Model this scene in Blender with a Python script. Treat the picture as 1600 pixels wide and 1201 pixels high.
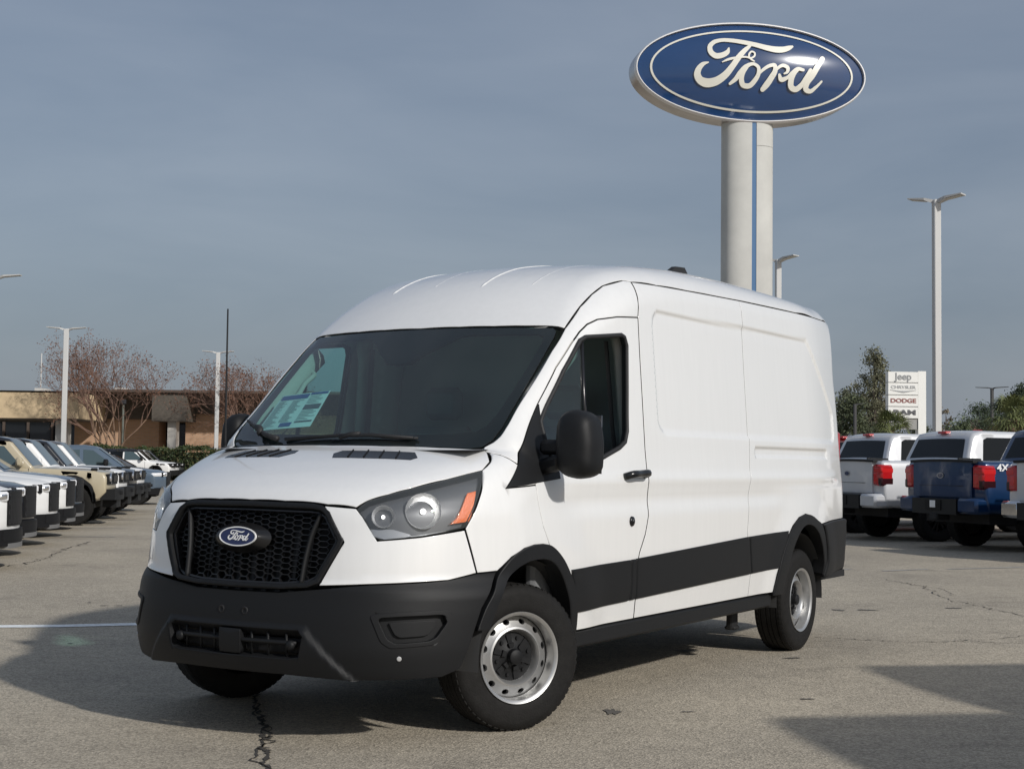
import bpy, math, random
import numpy as np
from mathutils import Vector
from mathutils.geometry import delaunay_2d_cdt
rng = random.Random(7); nr = np.random.RandomState(5)
for o in list(bpy.data.objects): bpy.data.objects.remove(o)
scene = bpy.context.scene
COL = scene.collection
# ------------------------------------------------------------------ camera
FOC, PITCH, ROLL, CAMH = 2298.9, .0526, .0120, 1.2877
cam = bpy.data.cameras.new('camera'); camo = bpy.data.objects.new('camera', cam); COL.objects.link(camo)
cam.sensor_fit = 'HORIZONTAL'; cam.sensor_width = 36.0; cam.lens = FOC / 1600 * 36.0
cam.clip_start = .1; cam.clip_end = 3000
cp, sp_, cr, sr = math.cos(PITCH), math.sin(PITCH), math.cos(ROLL), math.sin(ROLL)
Fw = Vector((0, cp, sp_)); Uw = Vector((0, -sp_, cp)); Rw = Vector((1, 0, 0))
R2 = cr * Rw + sr * Uw; U2 = -sr * Rw + cr * Uw
from mathutils import Matrix
camo.matrix_world = Matrix(((R2.x, U2.x, -Fw.x, 0), (R2.y, U2.y, -Fw.y, 0), (R2.z, U2.z, -Fw.z, CAMH), (0, 0, 0, 1)))
scene.camera = camo
# ------------------------------------------------------------------ light
SUN = Vector((1.186, -1.249, 1.0)).normalized()          # direction towards the sun
SUN_EL = math.asin(SUN.z); SUN_AZ = math.atan2(SUN.x, SUN.y)
sun = bpy.data.lights.new('sun', 'SUN'); suno = bpy.data.objects.new('sun', sun); COL.objects.link(suno)
sun.energy = 3.05; sun.angle = math.radians(1.8); sun.color = (1, .965, .915)
suno.rotation_euler = SUN.to_track_quat('Z', 'Y').to_euler(); suno.location = (30, -30, 40)
world = bpy.data.worlds.new('World'); scene.world = world; world.use_nodes = True
wn = world.node_tree; wn.nodes.clear(); WL = wn.links.new
def wnode(t, **k):
    n = wn.nodes.new(t)
    for a, b in k.items(): setattr(n, a, b)
    return n
sky = wnode('ShaderNodeTexSky', sky_type='NISHITA', sun_disc=False, sun_elevation=SUN_EL, sun_rotation=SUN_AZ, air_density=1.2, dust_density=2.6, ozone_density=2.6)
tc = wnode('ShaderNodeTexCoord'); mp = wnode('ShaderNodeMapping'); mp.inputs['Scale'].default_value = (1.0, 1.0, 4.0)
WL(tc.outputs['Generated'], mp.inputs['Vector'])
nz = wnode('ShaderNodeTexNoise'); nz.inputs['Scale'].default_value = 3.4; nz.inputs['Detail'].default_value = 6; nz.inputs['Roughness'].default_value = .5; nz.inputs['Distortion'].default_value = .3
WL(mp.outputs[0], nz.inputs['Vector'])
cr_ = wnode('ShaderNodeValToRGB'); e = cr_.color_ramp.elements
e[0].position = .32; e[0].color = (1.98, 2.38, 3.12, 1); e[1].position = .70; e[1].color = (2.85, 3.22, 3.90, 1)
WL(nz.outputs['Fac'], cr_.inputs[0])
mixs = wnode('ShaderNodeMix', data_type='RGBA'); mixs.inputs['Factor'].default_value = .72
WL(sky.outputs[0], mixs.inputs['A']); WL(cr_.outputs[0], mixs.inputs['B'])
bg = wnode('ShaderNodeBackground'); bg.inputs['Strength'].default_value = .10
wo = wnode('ShaderNodeOutputWorld'); WL(mixs.outputs['Result'], bg.inputs[0]); WL(bg.outputs[0], wo.inputs[0])
scene.view_settings.view_transform = 'Standard'; scene.view_settings.look = 'None'
scene.view_settings.exposure = 0; scene.view_settings.gamma = 1; scene.view_settings.use_curve_mapping = False
scene.render.engine = 'CYCLES'
scene.cycles.max_bounces = 8; scene.cycles.transparent_max_bounces = 24
# ------------------------------------------------------------------ materials
MATS = {}
def mat(name, col, rough=.5, metal=0., coat=0., spec=.5, noise=None, bump=None, emit=None, coatrough=.05):
    """noise=(scale, amount) value mottling; bump=(scale, strength)"""
    if name in MATS: return MATS[name]
    m = bpy.data.materials.new(name); m.use_nodes = True; nt = m.node_tree; b = nt.nodes['Principled BSDF']
    b.inputs['Base Color'].default_value = (*col, 1); b.inputs['Roughness'].default_value = rough; b.inputs['Metallic'].default_value = metal
    b.inputs['Coat Weight'].default_value = coat; b.inputs['Coat Roughness'].default_value = coatrough; b.inputs['Specular IOR Level'].default_value = spec
    tcn = None
    if noise or bump: tcn = nt.nodes.new('ShaderNodeTexCoord')
    if noise:
        n = nt.nodes.new('ShaderNodeTexNoise'); n.inputs['Scale'].default_value = noise[0]; n.inputs['Detail'].default_value = 5; n.inputs['Roughness'].default_value = .65
        nt.links.new(tcn.outputs['Object'], n.inputs['Vector'])
        r = nt.nodes.new('ShaderNodeValToRGB'); a = noise[1]
        r.color_ramp.elements[0].position = .3; r.color_ramp.elements[1].position = .7
        r.color_ramp.elements[0].color = (*[c * (1 - a) for c in col], 1); r.color_ramp.elements[1].color = (*[min(1, c * (1 + a)) for c in col], 1)
        nt.links.new(n.outputs['Fac'], r.inputs[0]); nt.links.new(r.outputs[0], b.inputs['Base Color'])
    if bump:
        n = nt.nodes.new('ShaderNodeTexNoise'); n.inputs['Scale'].default_value = bump[0]; n.inputs['Detail'].default_value = 3
        nt.links.new(tcn.outputs['Object'], n.inputs['Vector'])
        bp = nt.nodes.new('ShaderNodeBump'); bp.inputs['Strength'].default_value = bump[1]; bp.inputs['Distance'].default_value = .01
        nt.links.new(n.outputs['Fac'], bp.inputs['Height']); nt.links.new(bp.outputs[0], b.inputs['Normal'])
    if emit: b.inputs['Emission Color'].default_value = (*emit[0], 1); b.inputs['Emission Strength'].default_value = emit[1]
    MATS[name] = m; return m
def glass(name, tint, rough=.0, haze=0.):
    if name in MATS: return MATS[name]
    m = bpy.data.materials.new(name); m.use_nodes = True; nt = m.node_tree; nt.nodes.clear()
    t = nt.nodes.new('ShaderNodeBsdfTransparent'); t.inputs[0].default_value = (*tint, 1)
    g = nt.nodes.new('ShaderNodeBsdfGlossy'); g.inputs['Roughness'].default_value = rough; g.inputs['Color'].default_value = (1, 1, 1, 1)
    fr = nt.nodes.new('ShaderNodeFresnel'); ge = nt.nodes.new('ShaderNodeNewGeometry'); io = nt.nodes.new('ShaderNodeMapRange')
    io.inputs['To Min'].default_value = 1.5; io.inputs['To Max'].default_value = 1 / 1.5     # same reflectance from either face of the pane
    nt.links.new(ge.outputs['Backfacing'], io.inputs['Value']); nt.links.new(io.outputs[0], fr.inputs['IOR'])
    mx = nt.nodes.new('ShaderNodeMixShader'); o = nt.nodes.new('ShaderNodeOutputMaterial')
    dbl = nt.nodes.new('ShaderNodeMath'); dbl.operation = 'MULTIPLY'; dbl.inputs[1].default_value = 1.3; dbl.use_clamp = True; nt.links.new(fr.outputs[0], dbl.inputs[0]); nt.links.new(dbl.outputs[0], mx.inputs[0]);   # two surfaces per pane
    nt.links.new(t.outputs[0], mx.inputs[1]); nt.links.new(g.outputs[0], mx.inputs[2]); out = mx.outputs[0]
    if haze:      # pale diffuse veil brightening the pane, imitates reflected light
        df = nt.nodes.new('ShaderNodeBsdfDiffuse'); df.inputs[0].default_value = (.62, .66, .66, 1); m2 = nt.nodes.new('ShaderNodeMixShader'); tcn = nt.nodes.new('ShaderNodeTexCoord'); nn = nt.nodes.new('ShaderNodeTexNoise'); nn.inputs['Scale'].default_value = 2.5; nn.inputs['Detail'].default_value = 6
        mr = nt.nodes.new('ShaderNodeMapRange'); mr.inputs['From Min'].default_value = .3; mr.inputs['From Max'].default_value = .7; mr.inputs['To Min'].default_value = haze * .6; mr.inputs['To Max'].default_value = haze * 1.4
        nt.links.new(tcn.outputs['Object'], nn.inputs['Vector']); nt.links.new(nn.outputs['Fac'], mr.inputs['Value']); nt.links.new(mr.outputs[0], m2.inputs[0]); nt.links.new(out, m2.inputs[1]); nt.links.new(df.outputs[0], m2.inputs[2]); out = m2.outputs[0]
    nt.links.new(out, o.inputs[0])
    MATS[name] = m; return m
# ------------------------------------------------------------------ objects
def thing(name, label, cat, loc=(0, 0, 0), rz=0, group=None):
    o = bpy.data.objects.new(name, None); COL.objects.link(o); o.location = loc; o.rotation_euler = (0, 0, rz); o.empty_display_size = .2
    o['label'] = label; o['category'] = cat
    if group: o['group'] = group
    return o
def tag(o, label=None, cat=None, group=None, kind=None):
    if label: o['label'] = label
    if cat: o['category'] = cat
    if group: o['group'] = group
    if kind: o['kind'] = kind
    return o
def mk(name, V, Fc, m=None, parent=None, smooth=False, normals=None, mi=None, sharp=None):
    me = bpy.data.meshes.new(name); V = [tuple(map(float, v)) for v in V]
    me.from_pydata(V, [], [tuple(map(int, f)) for f in Fc])
    for x in (m if isinstance(m, (list, tuple)) else [m]):
        if x: me.materials.append(x)
    if mi is not None: me.polygons.foreach_set('material_index', np.asarray(mi, dtype=np.int32))
    if smooth: me.polygons.foreach_set('use_smooth', np.ones(len(me.polygons), bool))
    if sharp: me.set_sharp_from_angle(angle=math.radians(sharp))
    if normals is not None: me.normals_split_custom_set_from_vertices([tuple(map(float, n)) for n in normals])
    me.update()
    o = bpy.data.objects.new(name, me); COL.objects.link(o)
    if parent is not None: o.parent = parent
    return o
class MB:
    """collects simple solids for ONE mesh"""
    def __init__(s): s.V = []; s.F = []
    def add(s, V, Fc):
        n = len(s.V); s.V += [tuple(v) for v in V]; s.F += [tuple(i + n for i in f) for f in Fc]; return s
    def box(s, x0, x1, y0, y1, z0, z1, bev=0.):
        if bev <= 0:
            V = [(x, y, z) for x in (x0, x1) for y in (y0, y1) for z in (z0, z1)]
            return s.add(V, [(0, 1, 3, 2), (4, 6, 7, 5), (0, 4, 5, 1), (2, 3, 7, 6), (0, 2, 6, 4), (1, 5, 7, 3)])
        b = min(bev, (x1 - x0) / 2.01, (y1 - y0) / 2.01, (z1 - z0) / 2.01); V = []; idx = {}
        X = (x0, x1); Y = (y0, y1); Z = (z0, z1); sg = (1, -1)
        for i in (0, 1):
            for j in (0, 1):
                for k in (0, 1):
                    for a in range(3):
                        p = [X[i] + sg[i] * b, Y[j] + sg[j] * b, Z[k] + sg[k] * b]; p[a] = (X[i], Y[j], Z[k])[a]; idx[i, j, k, a] = len(V); V.append(p)
        Fs = []
        for a in range(3):
            b1, c1 = [q for q in range(3) if q != a]
            for s0 in (0, 1):
                q = []
                for (t, w) in ((0, 0), (1, 0), (1, 1), (0, 1)):
                    c = [0, 0, 0]; c[a] = s0; c[b1] = t; c[c1] = w; q.append(idx[(*c, a)])
                Fs.append(q if (s0 == 1) == (a != 1) else q[::-1])
        for a in range(3):
            b1, c1 = [q for q in range(3) if q != a]
            for t in (0, 1):
                for w in (0, 1):
                    c0 = [0, 0, 0]; c0[b1] = t; c0[c1] = w; cc = c0[:]; cc[a] = 1
                    q = [idx[(*c0, b1)], idx[(*cc, b1)], idx[(*cc, c1)], idx[(*c0, c1)]]; Fs.append(q)
        for i in (0, 1):
            for j in (0, 1):
                for k in (0, 1): Fs.append([idx[i, j, k, a] for a in range(3)])
        # orient outwards
        ctr = np.array([(x0 + x1) / 2, (y0 + y1) / 2, (z0 + z1) / 2]); A = np.array(V); out = []
        for f in Fs:
            p = A[f]; n = np.cross(p[1] - p[0], p[2] - p[0]); out.append(f if n @ (p.mean(0) - ctr) > 0 else f[::-1])
        return s.add(V, out)
    def tube(s, P, r, n=8, cap=True, flat=None):
        """swept tube along P (Nx3) radius r (scalar or list); flat=(a,b) elliptical scale"""
        P = np.asarray(P, float); N = len(P); r = np.broadcast_to(r, N) if np.ndim(r) < 1 else np.asarray(r, float)
        T = np.gradient(P, axis=0); T /= np.linalg.norm(T, axis=1, keepdims=True) + 1e-12
        up = np.array([0, 0, 1.]) if abs(T[0, 2]) < .9 else np.array([1., 0, 0]); A = np.cross(T[0], up); A /= np.linalg.norm(A)
        V = []
        for i in range(N):
            A = A - T[i] * (A @ T[i]); A /= np.linalg.norm(A) + 1e-12; B = np.cross(T[i], A)
            for k in range(n):
                t = 2 * math.pi * k / n; fa, fb = flat or (1, 1); V.append(P[i] + r[i] * (fa * math.cos(t) * A + fb * math.sin(t) * B))
        Fs = [(i * n + k, i * n + (k + 1) % n, (i + 1) * n + (k + 1) % n, (i + 1) * n + k) for i in range(N - 1) for k in range(n)]
        if cap: Fs += [tuple(range(n))[::-1], tuple((N - 1) * n + k for k in range(n))]
        return s.add(V, Fs)
    def lathe(s, prof, n=32, axis='y', c=(0, 0, 0)):
        """prof: list of (r, h); closed ends not capped; revolve about axis through c"""
        V = []
        for r, h in prof:
            for k in range(n):
                t = 2 * math.pi * k / n; a, b = r * math.cos(t), r * math.sin(t)
                V.append({'y': (c[0] + a, c[1] + h, c[2] + b), 'z': (c[0] + a, c[1] + b, c[2] + h), 'x': (c[0] + h, c[1] + a, c[2] + b)}[axis])
        m = len(prof)
        return s.add(V, [(i * n + k, i * n + (k + 1) % n, (i + 1) * n + (k + 1) % n, (i + 1) * n + k) for i in range(m - 1) for k in range(n)])
    def prism(s, poly, h0, h1, f=lambda a, b, h: (a, b, h)):
        n = len(poly); V = [f(a, b, h0) for a, b in poly] + [f(a, b, h1) for a, b in poly]
        return s.add(V, [tuple(range(n))[::-1], tuple(range(n, 2 * n))] + [(i, (i + 1) % n, n + (i + 1) % n, n + i) for i in range(n)])
    def go(s, name, m, parent=None, smooth=False, sharp=None, fn=None):
        V = s.V if fn is None else [fn(v) for v in s.V]
        return mk(name, V, s.F, m, parent, smooth or bool(sharp), sharp=sharp)
# ------------------------------------------------------------------ shape tools
def sst(a,b,x):
    t=np.clip((x-a)/(b-a),0,1); return t*t*(3-2*t)
def crom(pts,n=10,closed=False):
    P=np.array(pts,float); out=[]
    m=len(P)
    for i in range(m if closed else m-1):
        p0=P[(i-1)%m] if closed or i>0 else 2*P[0]-P[1]
        p1=P[i]; p2=P[(i+1)%m]; p3=P[(i+2)%m] if closed or i+2<m else 2*P[-1]-P[-2]
        t=np.linspace(0,1,n,endpoint=False)[:,None]
        # centripetal-ish: use finite tangents limited by chord
        d1=np.linalg.norm(p1-p0)+1e-9; d2=np.linalg.norm(p2-p1)+1e-9; d3=np.linalg.norm(p3-p2)+1e-9
        m1=d2*((p1-p0)/d1*d2+(p2-p1)/d2*d1)/(d1+d2); m2=d2*((p2-p1)/d2*d3+(p3-p2)/d3*d2)/(d2+d3)
        out.append((2*t**3-3*t**2+1)*p1+(t**3-2*t**2+t)*m1+(-2*t**3+3*t**2)*p2+(t**3-t**2)*m2)
    if not closed: out.append(P[-1:])
    return np.concatenate(out)
def poly_sd(poly,x,y):
    """signed distance (neg inside) to closed polyline; vectorised"""
    A=np.asarray(poly); B=np.roll(A,-1,0); sh=np.shape(x); x=np.ravel(x); y=np.ravel(y)
    best=np.full(x.shape,1e9); ins=np.zeros(x.shape,bool)
    for (ax,ay),(bx,by) in zip(A,B):
        ex,ey=bx-ax,by-ay; wx,wy=x-ax,y-ay
        t=np.clip((wx*ex+wy*ey)/(ex*ex+ey*ey+1e-18),0,1)
        best=np.minimum(best,(wx-t*ex)**2+(wy-t*ey)**2)
        c=((ay<=y)!=(by<=y))
        if ey!=0: ins^=c&(x<ax+(y-ay)/ey*ex)
    d=np.sqrt(best); return np.where(ins,-d,d).reshape(sh)
class Grid2:
    """bilinear lookup of a precomputed 2D field"""
    def __init__(s,poly,x0,x1,y0,y1,h=.02):
        s.x0,s.y0,s.h=x0,y0,h
        X,Y=np.meshgrid(np.arange(x0,x1+h,h),np.arange(y0,y1+h,h),indexing='ij'); s.a=poly_sd(poly,X,Y); s.n=s.a.shape
    def __call__(s,x,y):
        fx=np.clip((x-s.x0)/s.h,0,s.n[0]-1.001); fy=np.clip((y-s.y0)/s.h,0,s.n[1]-1.001)
        i=fx.astype(int); j=fy.astype(int); a=fx-i; b=fy-j
        A=s.a; return (A[i,j]*(1-a)+A[i+1,j]*a)*(1-b)+(A[i,j+1]*(1-a)+A[i+1,j+1]*a)*b
def smax(a,b,k):
    h=np.maximum(k-np.abs(a-b),0)/k; return np.maximum(a,b)+h*h*k*.25
# ---- van
PROF=np.concatenate([crom([(-.86,.27),(-.955,.30),(-1.0,.40),(-1.005,.56),(-.985,.70),(-.975,.82),(-.955,.95),(-.925,1.07),(-.875,1.135),(-.79,1.19),(-.6,1.27),(-.42,1.325),(-.29,1.36)],8),
  crom([(-.27,1.367),(-.05,1.56),(.2,1.78),(.42,1.975),(.53,2.07),(.68,2.19),(.88,2.31),(1.15,2.41),(1.45,2.468),(1.9,2.51),(2.6,2.54),(3.6,2.54),(4.4,2.525),(4.78,2.51),(4.87,2.47),(4.90,2.39),(4.915,2.2),(4.94,1.5),(4.95,.95),(4.94,.4)],6),
  np.array([(4.9,.36),(-.7,.27)])])
dP=Grid2(PROF,-1.6,5.6,-.2,3.1,.015)
def Wz(z): return np.interp(z,[.1,.3,.45,.6,.8,1.0,1.12,1.2,1.35,1.7,2.1,2.3,2.6],[.95,.975,1.0,1.02,1.03,1.032,1.03,1.022,1.008,.983,.952,.93,.89])
def rrect(x,y,x0,x1,y0,y1,r):
    qx=np.abs(x-(x0+x1)/2)-(x1-x0)/2+r; qy=np.abs(y-(y0+y1)/2)-(y1-y0)/2+r
    return np.hypot(np.maximum(qx,0),np.maximum(qy,0))+np.minimum(np.maximum(qx,qy),0)-r
def vanF(u,v,z,detail=True):
    s=np.abs(v)
    nose=.22*s**2+(.36-.09*(1-sst(.66,.78,z)))*s**6-.015*(1-sst(.70,.76,z))
    wind=.20*s**2.2
    wn=1-sst(1.10,1.42,z)
    bow=(nose*wn+wind*(1-wn))*(1-sst(.9,2.2,u))
    crown=.022*s**2*sst(1.0,1.25,z)*(1-sst(1.35,1.5,z))+.055*s**2*sst(1.9,2.3,z)
    a=dP(u-bow,z+crown)
    up=sst(1.15,1.6,z)
    W=Wz(z)-up*.115*np.clip((1.25-u)/1.25,0,2)**1.6-.09*sst(3.9,5.1,u)*np.clip((u-3.9),0,2)**.5 
    if detail:
        # side features
        W=W-.010*(1-sst(0,.02,np.abs(z-(1.19+.01*np.maximum(u,0)))-.0))*0
        body=sst(1.25,1.4,u)
        dr=np.maximum(rrect(u,z,1.42,4.62,1.46,2.17+.012*(u-1.4),.10), (u+z*1.15-6.55)*.65)
        W=W-.013*body*(1-sst(-.02,.006,dr))
        W=W-.010*(1-sst(-.012,.004,rrect(u,z,2.87,4.33,1.335,1.405,.015)))
        # waist crease: concave scoop under z=1.16
        W=W-.012*np.exp(-((z-1.09)/.055)**2)*sst(.1,.5,u)*(1-sst(3.0,3.6,u))
        W=W+.008*np.exp(-((z-1.20)/.035)**2)*sst(.0,.5,u)*(1-sst(4.3,4.7,u))
        for uc in (0.,3.749):
            r=np.hypot(u-uc,z-.36)
            W=W+.022*(1-sst(.50,.80,r))*(z<1.3)
    b=s-W
    k=.075+.17*sst(1.7,2.4,z)*(1-.4*sst(2.5,4.5,u))+.10*(1-sst(.95,1.2,z))*(1-sst(-.8,-.3,u))+.14*sst(4.2,4.6,u)*(1-sst(1.9,2.3,z))
    if detail:
        w=(z<.62)&(u<-.5)
        trap=np.maximum(np.maximum(s-(.405+(.535-z)*.95),z-.535),.2-z)
        a=a-np.where(w,.022*(1-sst(-.024,.016,trap)),0)
    return smax(a,b,k)
def grad(F,P,e=.004):
    g=np.stack([F(*(P+d).T)-F(*(P-d).T) for d in np.eye(3)*e],1); return g/np.linalg.norm(g,axis=1,keepdims=True)
def cast(F,O,D,tmax,n=60):
    """first outside->inside crossing along O+tD"""
    O=np.atleast_2d(O).astype(float); D=np.broadcast_to(np.atleast_2d(D).astype(float),O.shape)
    lo=np.zeros(len(O)); hi=np.full(len(O),np.nan); ts=np.linspace(0,tmax,n); prev=F(*O.T)
    for i in range(1,n):
        f=F(*(O+ts[i]*D).T); m=np.isnan(hi)&(f<=0)&(prev>0); hi[m]=ts[i]; lo[m]=ts[i-1]; prev=f
    miss=np.isnan(hi); hi[miss]=tmax; 
    for _ in range(26):
        mid=(lo+hi)/2; f=F(*(O+mid[:,None]*D).T); m=f>0; lo=np.where(m,mid,lo); hi=np.where(m,hi,mid)
    R=O+hi[:,None]*D; R[miss]=np.nan; return R
def signed_area(P): x, y = P[:, 0], P[:, 1]; return .5 * np.sum(x * np.roll(y, -1) - np.roll(x, -1) * y)
def resample(P, es):
    P = np.asarray(P, float); out = []
    for a, b in zip(P, np.roll(P, -1, 0)):
        n = max(1, int(round(np.linalg.norm(b - a) / es)))
        for k in range(n): out.append(a + (b - a) * k / n)
    return np.array(out)
def inset(P, d):
    """offset closed polyline inwards by d"""
    sg = 1 if signed_area(P) > 0 else -1
    e = np.roll(P, -1, 0) - P; e /= np.linalg.norm(e, axis=1, keepdims=True) + 1e-12
    n = np.stack([-e[:, 1], e[:, 0]], 1) * sg; m = n + np.roll(n, 1, 0); L = np.linalg.norm(m, axis=1, keepdims=True)
    m = m / np.maximum(L, 1e-6); c = np.clip((m * n).sum(1, keepdims=True), .45, 1)
    return P + m * d / c
def cdt(rings, pts):
    """rings: closed outlines (first is outer); pts: free points. -> verts2d, tris, orig index list"""
    allp = np.concatenate(list(rings) + ([pts] if len(pts) else [])); edges = []; n = 0
    for r in rings:
        edges += [(n + i, n + (i + 1) % len(r)) for i in range(len(r))]; n += len(r)
    vo, eo, fo, ov, oe, of = delaunay_2d_cdt([Vector(p) for p in allp], edges, [], 0, 1e-7)
    V = np.array([tuple(v) for v in vo]); T = np.array([f for f in fo if len(f) == 3]); C = V[T].mean(1)
    ok = poly_sd(rings[0], C[:, 0], C[:, 1]) < 0
    for h in rings[1:]: ok &= poly_sd(h, C[:, 0], C[:, 1]) > 0
    return V, T[ok], ov
def hexgrid(P, spc):
    lo, hi = P.min(0), P.max(0); pts = []; j = 0; y = lo[1]
    while y < hi[1]:
        xs = np.arange(lo[0] + (spc / 2 if j % 2 else 0), hi[0], spc); pts.append(np.stack([xs, np.full_like(xs, y)], 1)); y += spc * .87; j += 1
    return np.concatenate(pts)
NU0 = .1
def NP(u, v): return math.atan2(v, NU0 - u)
def nosepts(L): return [(NP(u, v), z) for u, v, z in L]
def tailpts(L): return [(math.atan2(v, u - 4.1), z) for u, v, z in L]
def toxyz(P): P = np.atleast_2d(P); return np.stack([-P[:, 0], P[:, 1], P[:, 2]], 1)
def project(F, Q, proj, sgn=1):
    a, b = Q[:, 0], Q[:, 1]; n = len(Q); z0 = np.zeros(n); o1 = np.ones(n)
    if proj == 'side': O = np.stack([a, 1.5 * sgn * o1, b], 1); D = np.stack([z0, -sgn * o1, z0], 1); T = 1.4
    elif proj == 'top': O = np.stack([a, b * sgn, 3.0 * o1], 1); D = np.stack([z0, z0, -o1], 1); T = 2.6
    elif proj == 'front': O = np.stack([-1.8 * o1, a * sgn, b], 1); D = np.stack([o1, z0, z0], 1); T = 3.0
    elif proj == 'back': O = np.stack([5.6 * o1, a * sgn, b], 1); D = np.stack([-o1, z0, z0], 1); T = 3.0
    elif proj == 'nose': c, s = np.cos(a), np.sin(a) * sgn; O = np.stack([NU0 - 1.9 * c, 1.9 * s, b], 1); D = np.stack([c, -s, z0], 1); T = 1.8
    elif proj == 'tail': c, s = np.cos(a), np.sin(a) * sgn; O = np.stack([4.1 + 1.9 * c, 1.9 * s, b], 1); D = np.stack([-c, -s, z0], 1); T = 1.8
    R = cast(F, O, D, T, 70)
    bad = np.isnan(R[:, 0])
    if bad.any(): R[bad] = (O + D * T)[bad]
    return R
def panel(name, par, m, out, proj, F=vanF, sp=.04, es=.025, roll=.005, skirt=.025, off=0., holes=(), sgn=1, gap=.0026, gapm=None):
    if sgn < 0 and proj == 'side': sp *= 2; es *= 1.6
    rings = []
    for i, r in enumerate([out] + list(holes)):
        r = resample(np.asarray(r, float), es); r = inset(r, gap if i == 0 else -gap); rings.append(r)
    H = hexgrid(rings[0], sp); d = poly_sd(rings[0], H[:, 0], H[:, 1]); k = d < -max(.55 * sp, roll * 1.6)
    for h in rings[1:]: k &= poly_sd(h, H[:, 0], H[:, 1]) > max(.55 * sp, roll * 1.6)
    free = [H[k]]; dep = [np.zeros(k.sum())]
    for i, r in enumerate(rings):
        sg = 1 if i == 0 else -1
        free += [inset(r, sg * roll * .4), inset(r, sg * roll * 1.15)]; dep += [np.full(len(r), -roll * .3), np.zeros(len(r))]
    free = np.concatenate(free); dep = np.concatenate(dep); nb = sum(map(len, rings))
    ok = poly_sd(rings[0], free[:, 0], free[:, 1]) < -1e-5
    for h in rings[1:]: ok &= poly_sd(h, free[:, 0], free[:, 1]) > 1e-5
    free = free[ok]; dep = np.concatenate([np.full(nb, -roll), dep[ok]])
    V2, T, ov = cdt(rings, free)
    dv = np.array([dep[o[0]] if o else 0 for o in ov])
    P = project(F, V2, proj, sgn); G = grad(F, P)
    X = P + G * (off + dv)[:, None]
    T = T.copy(); fn = np.cross(X[T[:, 1]] - X[T[:, 0]], X[T[:, 2]] - X[T[:, 0]]); fl = (fn * G[T].mean(1)).sum(1) < 0; T[fl] = T[fl][:, ::-1]
    inv = {}
    for i, o in enumerate(ov):
        for q in o: inv[q] = i
    NV = [X]; NN = [G.copy()]; faces = [tuple(t) for t in T]; base = len(X); st = 0
    for r in rings:
        idx = [inv.get(st + i) for i in range(len(r))]; idx = [i for j, i in enumerate(idx) if i is not None and i != idx[j - 1]]; st += len(r); n = len(idx)
        Xi = X[idx]; Gi = G[idx]; tan = np.roll(Xi, -1, 0) - np.roll(Xi, 1, 0); lat = np.cross(tan, Gi); lat /= np.linalg.norm(lat, axis=1, keepdims=True) + 1e-9
        # make lat point away from the panel
        c2 = V2[idx]; area = signed_area(c2)
        test = Xi + lat * .002; tq = {'side': test[:, [0, 2]], 'top': test[:, [0, 1]] * [1, sgn], 'front': test[:, [1, 2]] * [sgn, 1], 'back': test[:, [1, 2]] * [sgn, 1], 'nose': np.stack([np.arctan2(test[:, 1] * sgn, NU0 - test[:, 0]), test[:, 2]], 1), 'tail': np.stack([np.arctan2(test[:, 1] * sgn, test[:, 0] - 4.1), test[:, 2]], 1)}[proj]
        inside = poly_sd(c2, tq[:, 0], tq[:, 1]) < 0
        frac = inside.mean(); outer = r is rings[0]
        if (frac > .5) == outer: lat = -lat
        NN[0][idx] = Gi + lat; B0 = base; NV += [Xi, Xi - Gi * skirt]; NN += [lat, lat]; base += 2 * n
        for j in range(n):
            a, b = B0 + j, B0 + (j + 1) % n; c, dd = a + n, b + n; q = (a, b, dd, c)
            A = np.cross(Xi[(j + 1) % n] - Xi[j], -Gi[j]); faces.append(q if A @ lat[j] > 0 else q[::-1])
    NV = toxyz(np.concatenate(NV)); NN = np.concatenate(NN); NN /= np.linalg.norm(NN, axis=1, keepdims=True) + 1e-9; NN = toxyz(NN)
    faces = [f[::-1] for f in faces]
    if gapm: return mk(name, NV, faces, [m, gapm], par, True, normals=NN, mi=[0] * len(T) + [1] * (len(faces) - len(T)))
    return mk(name, NV, faces, m, par, True, normals=NN)
def chamf(P, f=.14):
    P = np.asarray(P, float); A = np.roll(P, 1, 0); B = np.roll(P, -1, 0); return np.stack([P + (A - P) * f, P + (A - P) * f * .35 + (B - P) * f * .35, P + (B - P) * f], 1).reshape(-1, 2)
def ring_on(F, pts2, proj, sgn=1, off=0., es=.03):
    """3D closed curve (local xyz) on the body"""
    Q = resample(np.asarray(pts2, float), es); P = project(F, Q, proj, sgn); return toxyz(P + grad(F, P) * off)
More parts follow.
